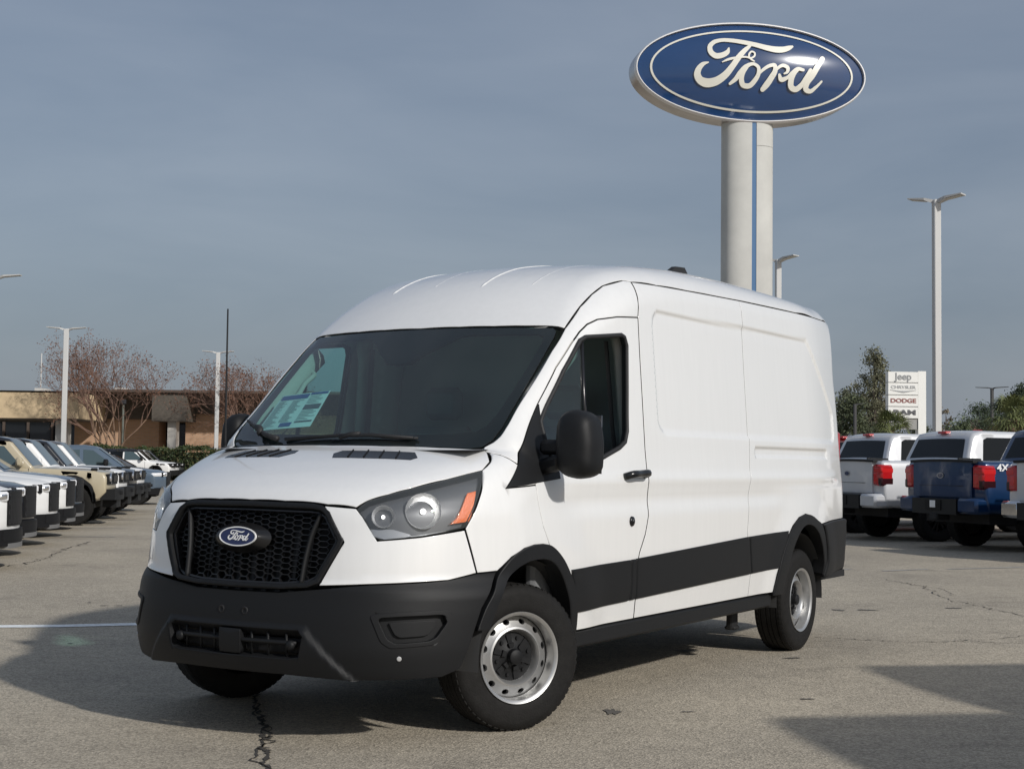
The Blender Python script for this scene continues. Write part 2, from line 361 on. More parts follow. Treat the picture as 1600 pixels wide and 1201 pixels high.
# ------------------------------------------------------------------ rounded slab bodies (background vehicles)
def slab(name, par, m, outl, W, r=.05, warp=None, es=.12, sp=.2, nv=6, seg=3, vlim=None):
    """closed solid: side outline (x forward, z) extruded to half width W(x,z), edges rounded by r"""
    P = resample(np.asarray(outl, float), es)
    if signed_area(P) < 0: P = P[::-1]
    rows = []; Wf = lambda q: np.array([W(a, b) for a, b in q])
    ang = [k / seg * math.pi / 2 for k in range(seg + 1)]
    n = len(P)
    for t in ang[::-1]:
        q = inset(P, r * (1 - math.cos(t))); rows.append(np.stack([q[:, 0], -(Wf(q) - r + r * math.sin(t)), q[:, 1]], 1))
    for k in range(1, nv):
        f = -1 + 2 * k / nv; rows.append(np.stack([P[:, 0], (Wf(P) - r) * f, P[:, 1]], 1))
    for t in ang:
        q = inset(P, r * (1 - math.cos(t))); rows.append(np.stack([q[:, 0], Wf(q) - r + r * math.sin(t), q[:, 1]], 1))
    V = np.concatenate(rows); faces = []
    R = len(rows)
    for i in range(R - 1):
        for j in range(n): faces.append((i * n + j, (i + 1) * n + j, (i + 1) * n + (j + 1) % n, i * n + (j + 1) % n))
    q = inset(P, r); H = hexgrid(q, sp); H = H[poly_sd(q, H[:, 0], H[:, 1]) < -.4 * sp]; V2, T, ov = cdt([q], H)
    for side in (1, -1):
        mp_ = []
        for i, o in enumerate(ov):
            if o and o[0] < n: mp_.append(((R - 1) * n if side > 0 else 0) + o[0])
            else: mp_.append(len(V)); a, b = V2[i]; V = np.concatenate([V, [[a, side * W(a, b), b]]])
        for t in T:
            f = [mp_[i] for i in t]; a, b, c = V2[t]; ar = (b[0] - a[0]) * (c[1] - a[1]) - (b[1] - a[1]) * (c[0] - a[0])
            faces.append(tuple(f) if (ar < 0) == (side > 0) else tuple(f[::-1]))
    if warp: V = warp(V)
    return mk(name, V, faces, m, par, True, sharp=50)
def slabside(name, par, m, outl, W, side=1, off=.006, warp=None, es=.08, th=.02):
    """patch lying on the flank of a slab"""
    P = resample(np.asarray(outl, float), es); H = hexgrid(P, .15); H = H[poly_sd(P, H[:, 0], H[:, 1]) < -.05]
    V2, T, ov = cdt([P], H); n = len(P)
    V = np.array([(a, side * (W(a, b) + off), b) for a, b in V2]); B = np.array([(a, side * (W(a, b) + off - th), b) for a, b in P])
    F = []
    for t in T:
        a, b, c = V2[t]; ar = (b[0] - a[0]) * (c[1] - a[1]) - (b[1] - a[1]) * (c[0] - a[0]); F.append(tuple(t) if (ar < 0) == (side > 0) else tuple(t[::-1]))
    inv = {o[0]: i for i, o in enumerate(ov) if o}; nV = len(V)
    F += [(inv[i], inv[(i + 1) % n], nV + (i + 1) % n, nV + i) for i in range(n) if i in inv and (i + 1) % n in inv]
    V = np.concatenate([V, B])
    if warp: V = warp(V)
    return mk(name, V, F, m, par, True, sharp=40)
# ------------------------------------------------------------------ script lettering
SCRIPT = [  # traced strokes of the oval badge script: (x, y, half width), y down
 [(470,270,8),(455,312,22),(400,348,28),(335,355,30),(288,312,28),(282,250,24),(322,202,22),(400,177,20),(500,180,22),(620,200,24),(750,230,26),(860,262,30),(960,280,34),(1050,272,30),(1105,250,22),(1132,238,12)],
 [(695,235,12),(640,285,22),(570,365,28),(500,470,30),(420,570,36),(330,630,42),(240,640,44),(178,608,38),(152,550,34),(167,490,28),(210,442,20),(258,426,7)],
 [(398,425,5),(450,400,12),(560,375,10),(640,370,9),(695,380,9),(727,355,9),(728,322,9),(700,308,9),(676,330,9),(670,366,9),(692,396,9),(722,416,6)],
 [(478,655,14),(530,610,22),(580,540,26),(640,472,22),(715,446,16),(760,478,18),(766,540,20),(730,620,24),(670,678,26),(612,668,26),(592,612,26),(606,548,20),(650,478,14)],
 [(758,562,12),(820,500,16),(890,460,18),(930,456,20),(938,500,24),(895,595,30),(840,680,30),(812,714,24)],
 [(922,565,12),(960,492,14),(1020,457,18),(1068,482,20),(1060,530,15),(1030,546,8)],
 [(980,560,14),(998,608,24),(1060,590,18),(1120,530,18),(1180,490,20),(1232,500,16)],
 [(1180,490,18),(1132,540,26),(1103,620,30),(1112,688,30),(1152,708,28),(1212,668,26),(1265,590,26),(1312,500,20)],
 [(1447,366,26),(1392,450,30),(1330,560,30),(1272,650,28),(1266,702,28),(1310,724,22),(1370,682,16),(1432,618,11)]]
def script_mesh(name, par, m, a, place, depth, step):
    """lettering on an oval of half width a; place(X, Y, h) -> local point"""
    mb = MB()
    for si, st in enumerate(SCRIPT):
        S = crom(st, 6); px = 1060 + S[:, 0] / 6.667; py = 40 + S[:, 1] / 6.667; w = S[:, 2] / 6.667 / 172 * a * .92
        X = (px - 1171) / 179.5; Y = -(py - 115 - 8.5 * X) / 77 * .400; X = X * a; Y = Y * a
        T = np.gradient(np.stack([X, Y], 1), axis=0); T /= np.linalg.norm(T, axis=1, keepdims=True); Nn = np.stack([-T[:, 1], T[:, 0]], 1)
        L = np.stack([X, Y], 1) + Nn * w[:, None]; Rr = np.stack([X, Y], 1) - Nn * w[:, None]; n = len(X); h = depth + si * step
        V = [place(*p, h) for p in L] + [place(*p, h) for p in Rr] + [place(*p, 0) for p in L] + [place(*p, 0) for p in Rr]
        Fs = [(i, n + i, n + i + 1, i + 1) for i in range(n - 1)] + [(i, i + 1, 2 * n + i + 1, 2 * n + i) for i in range(n - 1)] + [(n + i, 3 * n + i, 3 * n + i + 1, n + i + 1) for i in range(n - 1)] + [(0, 2 * n, 3 * n, n), (n - 1, 2 * n - 1, 4 * n - 1, 3 * n - 1)]
        mb.add(V, Fs)
        for e_, d_ in ((0, -1), (n - 1, 1)):   # round ends
            c = np.array([X[e_], Y[e_]]); ph = math.atan2(T[e_, 1] * d_, T[e_, 0] * d_); ar = [c + w[e_] * np.array([math.cos(ph + q), math.sin(ph + q)]) for q in np.linspace(-math.pi / 2, math.pi / 2, 7)]
            hh = h + step * .4; mb.add([place(*p, hh) for p in ar], [tuple(range(7))])
    return mb.go(name, m, par)
# ------------------------------------------------------------------ paints and plastics
def car_paint(name, col, rough=.35, metal=0., streak=False, coat=.8):
    if name in MATS: return MATS[name]
    m = mat(name, col, rough, metal, coat=coat, coatrough=.04)
    nt = m.node_tree; b = nt.nodes['Principled BSDF']
    tcn = nt.nodes.new('ShaderNodeTexCoord'); mpn = nt.nodes.new('ShaderNodeMapping'); mpn.inputs['Scale'].default_value = (14, 14, .7) if streak else (2, 2, 2)
    nn = nt.nodes.new('ShaderNodeTexNoise'); nn.inputs['Scale'].default_value = 2.2; nn.inputs['Detail'].default_value = 4
    nt.links.new(tcn.outputs['Object'], mpn.inputs[0]); nt.links.new(mpn.outputs[0], nn.inputs['Vector'])
    rr = nt.nodes.new('ShaderNodeMapRange'); rr.inputs['From Min'].default_value = .3; rr.inputs['From Max'].default_value = .7; rr.inputs['To Min'].default_value = .02; rr.inputs['To Max'].default_value = .10 if streak else .09
    nt.links.new(nn.outputs['Fac'], rr.inputs['Value']); nt.links.new(rr.outputs[0], b.inputs['Coat Roughness'])
    cmix = nt.nodes.new('ShaderNodeMix'); cmix.data_type = 'RGBA'; a = .93 if streak else .95
    cmix.inputs['A'].default_value = (*[c * a for c in col], 1); cmix.inputs['B'].default_value = (*col, 1)
    nt.links.new(nn.outputs['Fac'], cmix.inputs['Factor']); nt.links.new(cmix.outputs['Result'], b.inputs['Base Color'])
    return m
M_WHITE = car_paint('white_paint', (.83, .83, .82), .3, streak=True, coat=1.)
M_PLAST = mat('grey_plastic', (.0095, .010, .011), .52, bump=(900, .12), spec=.28)
M_CLAD = mat('black_cladding', (.010, .0105, .0115), .52, bump=(700, .08), spec=.28)
M_BLACK = mat('gloss_black', (.012, .012, .013), .22, spec=.5)
M_MATTE = mat('matte_black', (.010, .010, .011), .75)
M_RUBB = mat('rubber', (.016, .016, .017), .62, noise=(60, .2), bump=(260, .15))
M_TYRE = mat('tyre_rubber', (.012, .0115, .011), .72, spec=.22, noise=(25, .25), bump=(120, .2))
M_STEEL = mat('silver_wheel', (.50, .50, .495), .40, .8, noise=(18, .06))
M_CHROME = mat('chrome', (.75, .75, .76), .12, 1.0)
M_GAP = mat('panel_gap', (.02, .02, .02), .8)
M_DARKMET = mat('dark_metal', (.06, .06, .062), .5, .6)
M_INT = mat('interior_grey', (.19, .195, .20), .7, bump=(300, .1))
M_TRIM = mat('pillar_trim', (.42, .41, .38), .7)
M_SEAT = mat('seat_fabric', (.17, .172, .178), .85, bump=(400, .2))
M_WS = glass('windscreen_glass', (.50, .78, .75), haze=.014)
M_WIN = glass('window_glass', (.52, .76, .73), haze=.012)
M_LENS = glass('lens_glass', (.95, .96, .97), haze=.055)  # stronger veil paints a soft glow over the lamp
M_FRIT = mat('glass_frit', (.006, .006, .007), .7, spec=.1)
M_REFL = mat('lamp_reflector', (.9, .9, .9), .30, 1.0, bump=(60, .12))
M_LAMP = mat('lamp_housing', (.10, .103, .11), .4, .4)
M_BULB = mat('glint_bulb', (.9, .9, .88), .3, emit=((1, .97, .92), 3.2))  # emission stands in for sun glinting in the reflectors
M_AMBER = mat('amber_reflector', (.85, .16, .012), .22, coat=.6, bump=(160, .3))
M_RED = mat('red_lens', (.45, .010, .012), .15, coat=.8, bump=(120, .15))
M_REDB = mat('red_lens_bright', (.58, .015, .015), .2, coat=.8)
M_BLUE = mat('badge_blue', (.008, .014, .075), .2, coat=.8)
M_BWHITE = mat('badge_white', (.85, .85, .85), .3)
M_PAPER = mat('sticker_paper', (.80, .82, .82), .8)
M_INKB = mat('sticker_ink_blue', (.03, .10, .30), .8)
M_INKG = mat('sticker_ink_grey', (.30, .33, .35), .8)
M_INKD = mat('sticker_ink_dark', (.12, .12, .15), .8)
# ------------------------------------------------------------------ the van
VYAW = .5413; VAX = Vector((math.sin(VYAW), math.cos(VYAW), 0)); VLF = Vector((math.cos(VYAW), -math.sin(VYAW), 0)); VC = Vector((-.7492, 7.6674, 0))
van = thing('cargo_van', 'white medium-roof cargo van with black bumper and cladding, driver window open, under the oval sign', 'van', VC, math.atan2(-VAX.y, -VAX.x))
def L3(u, v, z): return (-u, v, z)
def mirr(pts): return [(a, -b) for a, b in pts[::-1]]
# --- hood
HLTOP = [(-.838, .568, 1.068), (-.802, .600, 1.106), (-.735, .667, 1.136), (-.66, .728, 1.163), (-.50, .832, 1.207), (-.322, .918, 1.250)]
def uv_of(proj, pts): P = project(vanF, np.array(pts, float), proj); return [(float(p[0]), float(p[1])) for p in P]
hoodL = uv_of('nose', [(0, 1.098), (NP(-.905, .2), 1.097), (NP(-.90, .36), 1.094), (NP(-.88, .43), 1.085), (NP(-.838, .565), 1.074)]) + uv_of('nose', nosepts(HLTOP[1:])) + uv_of('side', [(-.24, 1.292), (-.165, 1.335), (-.135, 1.357)]) + [(-.152, .797), (-.175, .735), (-.216, .60), (-.269, .30), (-.284, 0)]
hood = panel('hood', van, M_WHITE, hoodL[:-1] + [hoodL[-1]] + [(a, -b) for a, b in hoodL[1:-1][::-1]], 'top', sp=.035, es=.02, gapm=M_GAP)
for s in (1, -1):
    vent = [(-.44, .575), (-.345, .585), (-.305, .50), (-.385, .145), (-.50, .15)]
    vent = [(-.445, .585), (-.400, .60), (-.330, .535), (-.365, .30), (-.385, .135), (-.440, .118), (-.512, .165), (-.49, .35)]
    vn = panel('hood_vent', hood, M_BLACK, vent, 'top', sgn=s, off=.002, skirt=.01, sp=.04, roll=.003)
    for k in range(1, 5):
        f_ = k / 5; v0 = .14 + .43 * f_
        P = project(vanF, np.array([(-.50 + .06 * f_, v0 + .02), (-.385 + .045 * f_, v0 - .03)]), 'top', s); P = toxyz(P + grad(vanF, P) * .004)
        mb = MB(); mb.tube(P, .004, 5); mb.go('vent_rib', M_PLAST, vn)
# --- fascia beside the grille, fenders, pillars, doors, sides
for s in (1, -1):
    fas = nosepts([(-.955, .445, .725), (-.905, .545, .92), (-.885, .415, 1.082), (-.838, .565, 1.072), (-.835, .600, 1.035), (-.822, .675, .928), (-.70, .83, .945), (-.507, .939, .975), (-.455, .97, .778), (-.60, .92, .752), (-.86, .667, .738)])
    panel('front_fascia', van, M_WHITE, fas, 'nose', sgn=s, sp=.035, gapm=M_GAP)
    fen = [(-.320, 1.252), (-.505, .982), (-.455, .778), (-.344, .783), (-.255, .844), (-.16, .88), (-.064, .893), (.02, .893), (.085, .885), (.030, .98), (.012, 1.047), (-.004, 1.12), (-.007, 1.178), (-.245, 1.165), (-.10, 1.275), (-.165, 1.335), (-.24, 1.292)]
    panel('fender', van, M_WHITE, fen, 'side', sgn=s, sp=.035, gapm=M_GAP)
    apl = [(-.163, 1.338), (-.098, 1.28), (.155, 1.525), (.396, 1.778), (.56, 1.915), (.653, 1.984), (.73, 2.03), (.82, 2.063), (1.0, 2.09), (1.239, 2.108), (1.275, 2.22), (1.315, 2.325), (1.25, 2.325), (1.06, 2.276), (.93, 2.215), (.785, 2.132), (.60, 2.0), (.44, 1.868), (-.02, 1.46), (-.10, 1.385)]
    panel('windscreen_pillar', van, M_WHITE, apl, 'side', sgn=s, sp=.03, es=.02, gapm=M_GAP)
    hole = [(.19, 1.315), (.195, 1.49), (.43, 1.755), (.58, 1.895), (.62, 1.93), (.67, 1.952), (1.02, 1.99), (1.055, 1.98), (1.075, 1.935), (1.02, 1.46), (.99, 1.405), (.92, 1.372), (.70, 1.312), (.45, 1.285)]
    dr = [(-.245, 1.165), (-.007, 1.18), (-.004, 1.12), (.012, 1.047), (.030, .98), (.085, .885), (.216, .806), (.327, .688), (.375, .58), (.396, .44), (1.115, .44), (1.10, .62), (1.095, .72), (1.12, .80), (1.19, .90), (1.228, 1.0), (1.236, 1.089), (1.228, 1.373), (1.231, 1.875), (1.239, 2.106), (1.0, 2.088), (.82, 2.061), (.73, 2.028), (.653, 1.982), (.56, 1.913), (.396, 1.776), (.155, 1.523), (-.095, 1.278)]
    door = panel('front_door', van, M_WHITE, dr, 'side', sgn=s, holes=[hole], sp=.035, es=.022, gapm=M_GAP)
    mb = MB(); R = ring_on(vanF, hole, 'side', s, .002, .03); mb.tube(np.concatenate([R, R[:2]]), .013, 6); mb.go('window_seal', M_RUBB, door, True)
    sail = [(-.250, 1.163), (-.10, 1.279), (.155, 1.528), (.215, 1.585), (.205, 1.48), (.20, 1.31), (.245, 1.262), (.235, 1.205)]
    panel('mirror_sail', door, M_PLAST, sail, 'side', sgn=s, off=.006, skirt=.012, sp=.05)
    # fixed quarter pane and sliding pane (the driver's sliding pane is wound down into the door)
    quarter = [(.20, 1.318), (.205, 1.49), (.43, 1.752), (.575, 1.888), (.63, 1.925), (.60, 1.302), (.45, 1.288)]
    panel('quarter_pane', door, M_WIN, quarter, 'side', sgn=s, off=-.012, skirt=.004, sp=.08, roll=.002)
    pane = [(.61, 1.303), (.645, 1.94), (.68, 1.95), (1.02, 1.985), (1.05, 1.975), (1.07, 1.935), (1.015, 1.46), (.985, 1.41), (.92, 1.376), (.70, 1.316)]
    if s < 0: panel('side_pane', door, M_WIN, pane, 'side', sgn=s, off=-.014, skirt=.004, sp=.08, roll=.002)
    Q = project(vanF, np.array([(.605, 1.29), (.62, 1.6), (.637, 1.93)]), 'side', s); Q = toxyz(Q - grad(vanF, Q) * .01)
    mb = MB(); mb.tube(Q, .014, 6); mb.go('window_divider', M_BLACK, door, True)
    # handle with its cup, lock
    cup = [(1.0 + .10 * math.cos(t), 1.235 + .035 * math.sin(t)) for t in np.linspace(0, 2 * math.pi, 17)[:-1]]
    Q = project(vanF, np.array([(.935, 1.215), (.95, 1.217), (1.06, 1.221), (1.165, 1.224), (1.18, 1.224)]), 'side', s); G = grad(vanF, Q); Q = toxyz(Q + G * np.array([.0, .035, .042, .038, .0])[:, None])
    mb = MB(); mb.tube(crom(Q, 4), .02, 8, flat=(.75, 1)); mb.go('door_handle', M_BLACK, door, True)
    Q = project(vanF, np.array([(1.015, .975)]), 'side', s); Gq = grad(vanF, Q)
    c = toxyz(Q)[0]; mb = MB(); mb.lathe([(0, .012 * s), (.018, .012 * s), (.026, .008 * s), (.028, -.004 * s)], 18, 'y', c); mb.lathe([(0, .016 * s), (.012, .015 * s), (.013, .012 * s)], 12, 'y', c); mb.go('door_lock', M_BLACK, door, True)
    # body side panels
    top_ = lambda u: 2.322 + .05 * min(1, (u - 1.3) / 1.8) + (.012 * (u - 3.1) if u > 3.1 else 0)
    seam = [(2.775, .44), (2.768, .634), (2.705, .78), (2.687, .851), (2.70, .95), (2.743, 1.187), (2.79, 1.443), (2.80, 1.9), (2.82, top_(2.82))]
    p1 = [(1.12, .44), (1.105, .62), (1.10, .72), (1.125, .80), (1.195, .90), (1.232, 1.0), (1.24, 1.089), (1.232, 1.373), (1.235, 1.875), (1.243, 2.106), (1.28, 2.22), (1.318, top_(1.318)), (2.0, top_(2.0))] + seam[::-1]
    panel('side_panel', van, M_WHITE, p1, 'side', sgn=s, roll=.003, gap=.0042, sp=.022, es=.016, gapm=M_GAP)
    arch_r = [(3.165, .44), (3.20, .56), (3.26, .68), (3.36, .80), (3.46, .875), (3.58, .928), (3.713, .949), (3.84, .935), (3.93, .905), (4.01, .86)]
    p2 = seam[:1] + arch_r + [(4.03, .868), (4.40, .885), (4.80, .89), (4.84, 1.3), (4.845, 1.9), (4.83, 2.2), (4.79, top_(4.79)), (3.8, top_(3.8))] + seam[::-1][:-1]
    rq = panel('rear_quarter_panel', van, M_WHITE, p2, 'side', sgn=s, roll=.003, gap=.0042, sp=.022, es=.016, gapm=M_GAP)
    # lower black mouldings
    for nm, pl in (('side_moulding', [(.325, .69), (.345, .60), (.365, .532), (1.007, .545), (1.015, .65), (1.005, .77), (.30, .757), (.31, .715)]),
                   ('side_moulding', [(1.022, .546), (1.085, .548), (1.075, .66), (1.068, .772), (1.012, .77), (1.02, .65)]),
                   ('side_moulding', [(1.092, .548), (2.755, .588), (2.70, .80), (2.69, .832), (1.074, .773), (1.082, .66)]),
                   ('side_moulding', [(2.765, .589), (3.205, .599), (3.25, .68), (3.345, .80), (3.375, .847), (2.70, .832), (2.71, .80)])):
        panel(nm, van, M_CLAD, pl, 'side', sgn=s, off=.014, skirt=.02, roll=.008, sp=.06)
    fo = [(-.505, .52), (-.46, .62), (-.40, .70), (-.336, .779), (-.255, .846), (-.16, .882), (-.064, .896), (.02, .896), (.085, .886), (.155, .852), (.216, .808), (.28, .745), (.335, .675), (.375, .59), (.393, .50), (.397, .41)]
    fi = [(.33, .40), (.328, .46), (.312, .535), (.285, .60), (.24, .675), (.18, .745), (.11, .795), (.03, .818), (-.06, .82), (-.15, .812), (-.22, .79), (-.29, .745), (-.35, .68), (-.40, .60), (-.43, .52)]
    panel('wheel_arch_trim', van, M_CLAD, list(crom(fo, 4)) + list(crom(fi, 4)), 'side', sgn=s, off=.016, skirt=.08, roll=.007, sp=.05)
    ro = [(3.15, .42)] + arch_r[1:-1] + [(4.02, .875), (4.09, .80), (4.14, .70), (4.17, .60), (4.17, .50)]
    ri = [(4.105, .50), (4.105, .57), (4.075, .66), (4.02, .745), (3.94, .815), (3.84, .86), (3.741, .874), (3.64, .86), (3.55, .815), (3.47, .745), (3.39, .63), (3.34, .52), (3.31, .42)]
    panel('wheel_arch_trim', van, M_CLAD, list(crom(ro, 4)) + list(crom(ri, 4)), 'side', sgn=s, off=.016, skirt=.08, roll=.007, sp=.05)
    # rocker
    mb = MB(); mb.box(-3.20, -.38, s * .99 - .05, s * .99 + .005, .345, .436, .012); mb.go('rocker_panel', M_CLAD, van, sharp=40)
    mb = MB(); mb.box(-3.05, -2.93, s * .80 - .02, s * .80 + .02, .20, .40, .01); mb.box(-3.04, -2.95, s * .80 - .04, s * .80 + .035, .20, .225, .008); mb.go('jack_bracket', M_MATTE, van, sharp=40)
    # mirror head + arm
    hd = MB(); prof = crom([(1.085, 1.30), (1.10, 1.245), (1.15, 1.215), (1.22, 1.213), (1.275, 1.24), (1.288, 1.32), (1.282, 1.44), (1.26, 1.51), (1.20, 1.543), (1.135, 1.540), (1.098, 1.505), (1.085, 1.42)], 3, True); ctr = prof.mean(0); n = len(prof); rows = []
    for du, sc in ((.030, .30), (.036, .62), (.055, .86), (.085, .97), (.13, 1.0), (.185, .985), (.20, .95)):
        rows.append([(-(du - .005), s * (ctr[0] + (a - ctr[0]) * sc), ctr[1] + (b - ctr[1]) * sc) for a, b in prof])
    V = [p for r in rows for p in r]; Fc = [(i * n + j, (i + 1) * n + j, (i + 1) * n + (j + 1) % n, i * n + (j + 1) % n) for i in range(len(rows) - 1) for j in range(n)] + [tuple(range(n)), tuple((len(rows) - 1) * n + j for j in range(n))]
    if s < 0: V = [(x - .13, -1.03 + (y + 1.085) * .75, z) for x, y, z in V]
    hd.add(V, Fc); mir = hd.go('wing_mirror', M_PLAST, van, sharp=60)
    ya, yb = sorted((s * .985, s * 1.12)); mb = MB(); mb.box(-.17, -.06, ya, yb, 1.225, 1.30, .02); mb.V = [(x + (abs(y) - .985) * .2, y, z + (abs(y) - .985) * .25) for x, y, z in mb.V]
    mb.box(-.15, -.07, ya, yb, 1.325, 1.40, .02)
    if s < 0: mb.V = [(x - .13, y, z) for x, y, z in mb.V]
    mb.go('mirror_arm', M_PLAST, mir, sharp=40)
    mb = MB(); ym = 1.185 if s > 0 else -1.105; hm = .085 if s > 0 else .062; xm = -.201 if s > 0 else -.331; mb.box(xm, xm + .005, ym - hm, ym + hm, 1.32, 1.52); mb.box(xm, xm + .005, ym - hm, ym + hm, 1.235, 1.31); mb.go('mirror_glass', M_CHROME, mir)
    seamr = [(-.05 - .02, s * 1.245, 1.225), (-.05, s * 1.236, 1.30), (-.05, s * 1.252, 1.36), (-.10, s * 1.284, 1.40)]
    # --- headlight
    hl = nosepts(HLTOP + [(-.40, .935, 1.13), (-.505, .942, .985), (-.60, .898, .966), (-.70, .832, .948), (-.815, .690, .930), (-.835, .655, .945), (-.843, .612, 1.02)])
    lens = panel('headlight', van, M_LENS, hl, 'nose', sgn=s, sp=.035, skirt=.004, roll=.003, gap=.001)
    hb = panel('lamp_housing', lens, M_LAMP, hl, 'nose', sgn=s, sp=.03, off=-.040, skirt=-.036, roll=.002, gap=.004)
    def nose_at(phi, z, off): 
        P = project(vanF, np.array([(phi, z)]), 'nose', s); g = grad(vanF, P); return toxyz(P + g * off)[0], toxyz(g)[0]
    for (u_, v_, z_), rad in (((-.63, .79, 1.075), .082), ((-.78, .67, 1.045), .052)):
        c, g = nose_at(NP(u_, v_), z_, -.046); g = np.array([.80, .58 * s, .12]); g = g / np.linalg.norm(g)
        ax1 = np.cross(g, [0, 0, 1.]); ax1 /= np.linalg.norm(ax1); ax2 = np.cross(ax1, g); mb = MB(); V = []; nn = 22; pr = [(1.0, .035), (.93, .02), (.75, -.0), (.5, -.018), (.25, -.026), (.02, -.028)]
        for rr_, hh in pr: V += [c + rad * rr_ * (math.cos(t) * ax1 + math.sin(t) * ax2) + g * hh for t in np.linspace(0, 2 * math.pi, nn, endpoint=False)]
        mb.add(V, [(i * nn + k, i * nn + (k + 1) % nn, (i + 1) * nn + (k + 1) % nn, (i + 1) * nn + k) for i in range(len(pr) - 1) for k in range(nn)]); mb.go('reflector_bowl', M_REFL, lens, True)
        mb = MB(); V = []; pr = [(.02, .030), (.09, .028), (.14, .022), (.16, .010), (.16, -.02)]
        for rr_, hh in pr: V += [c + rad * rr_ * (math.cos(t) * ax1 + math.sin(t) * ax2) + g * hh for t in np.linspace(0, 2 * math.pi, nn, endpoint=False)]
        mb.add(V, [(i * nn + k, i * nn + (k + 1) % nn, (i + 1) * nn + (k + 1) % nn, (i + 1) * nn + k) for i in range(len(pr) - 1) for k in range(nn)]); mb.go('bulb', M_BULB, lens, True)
    amb = nosepts([(-.45, .92, 1.155), (-.395, .935, 1.165), (-.465, .945, 1.012), (-.57, .90, 1.0), (-.53, .91, 1.03)])
    panel('amber_reflector', lens, M_AMBER, amb, 'nose', sgn=s, sp=.03, off=-.018, skirt=.03, roll=.004)
    bar = nosepts([(-.835, .625, .985), (-.76, .715, .985), (-.70, .80, .958), (-.57, .89, .978), (-.57, .89, .966), (-.70, .82, .948), (-.80, .70, .935), (-.835, .645, .95)])
    panel('lamp_bezel', lens, mat('lamp_silver', (.40, .41, .43), .4, .6), bar, 'nose', sgn=s, sp=.03, off=-.03, skirt=.02, roll=.004)
# --- windscreen
wsL = [(0, 1.368), (.30, 1.366), (.60, 1.359), (.735, 1.355), (.790, 1.362), (.822, 1.395), (.836, 1.46), (.826, 1.75), (.815, 1.955), (.805, 1.985), (.78, 2.002), (.60, 2.006), (.30, 2.010), (0, 2.012)]
ws_out = [(a, b) for a, b in wsL] + [(-a, b) for a, b in wsL[1:-1][::-1]]
ws = panel('windscreen', van, M_WS, ws_out, 'front', sp=.06, es=.04, off=-.002, skirt=.004, roll=.003, gap=.0015)
fritL = [(0, 1.425), (.60, 1.432), (.715, 1.445), (.752, 1.475), (.768, 1.54), (.772, 1.75), (.768, 1.92), (.755, 1.955), (.72, 1.97), (.35, 1.972), (.30, 1.965), (.10, 1.835), (.07, 1.815), (0, 1.81)]
panel('windscreen_surround', van, M_FRIT, ws_out, 'front', sp=.05, es=.03, off=-.010, skirt=.01, roll=.002, gap=.002, holes=[[(a, b) for a, b in fritL] + [(-a, b) for a, b in fritL[1:-1][::-1]]])
mb = MB(); P = project(vanF, np.array([(-.10, 1.915), (.10, 1.915), (.06, 1.845), (-.06, 1.845)]), 'front'); G = grad(vanF, P); mb.add(list(toxyz(P - G * .014)) + list(toxyz(P - G * .06)), [(0, 1, 2, 3), (0, 4, 5, 1), (1, 5, 6, 2), (2, 6, 7, 3), (3, 7, 4, 0)]); mb.go('camera_housing', M_PLAST, ws)
# price sheet behind the lower corner of the windscreen
SQ = [(-.715, 1.655), (-.34, 1.678), (-.29, 1.478), (-.70, 1.455)]
def sheet(a, b, off):   # a,b in 0..1 across the sheet
    p = (np.array(SQ[0]) * (1 - a) + np.array(SQ[1]) * a) * (1 - b) + (np.array(SQ[3]) * (1 - a) + np.array(SQ[2]) * a) * b
    P = project(vanF, np.array([p]), 'front'); return toxyz(P - grad(vanF, P) * off)[0]
def sheet_rect(mb, a0, a1, b0, b1, off, n=4):
    V = [sheet(a0 + (a1 - a0) * i / n, b, off) for b in (b0, b1) for i in range(n + 1)]; mb.add(V, [(i, i + 1, n + 2 + i, n + 1 + i) for i in range(n)])
mb = MB(); sheet_rect(mb, 0, 1, 0, 1, .022, 8); pap = mb.go('price_sheet', M_PAPER, van)
pap['label'] = 'printed price sheet behind the windscreen'
for q in ((.04, .62, .03, .16), (.64, .98, .015, .075), (.40, .62, .84, .95)): mb = MB(); sheet_rect(mb, *q, .020); mb.go('sheet_header', M_INKB, pap)
for q in ((.66, .97, .36, .50), (.66, .97, .82, .86), (.02, .03, .03, .13)): mb = MB(); sheet_rect(mb, *q, .020); mb.go('sheet_block', M_INKD, pap)
mb = MB()
for c0, c1, r0, r1, st in ((.04, .30, .20, .95, .035), (.34, .60, .20, .80, .035), (.66, .97, .11, .33, .04), (.66, .97, .53, .80, .04)):
    y = r0
    while y < r1:
        sheet_rect(mb, c0, c0 + (c1 - c0) * rng.uniform(.45, 1), y, y + .013, .020, 1); y += st
mb.go('sheet_text', M_INKG, pap)
# wipers
def on_ws(pts, off): P = project(vanF, np.array(pts, float), 'front'); return toxyz(P + grad(vanF, P) * off)
mb = MB(); mb.tube(on_ws([(-.40, 1.378), (-.52, 1.400), (-.60, 1.425), (-.78, 1.482)], .022), [.016, .013, .011, .006], 6); mb.tube(on_ws([(-.46, 1.387), (-.80, 1.487)], .010), .008, 5); mb.tube(on_ws([(-.57, 1.405), (-.60, 1.432), (-.64, 1.44)], .025), .018, 6); mb.go('wiper', M_RUBB, van, True)
mb = MB(); mb.tube(on_ws([(-.34, 1.378), (0, 1.398), (.20, 1.400), (.44, 1.388)], .018), [.010, .010, .012, .008], 6); mb.tube(on_ws([(-.36, 1.386), (.46, 1.392)], .010), .007, 5); mb.tube(on_ws([(.02, 1.385), (.08, 1.402), (.13, 1.404)], .022), .013, 6); mb.go('wiper', M_RUBB, van, True)
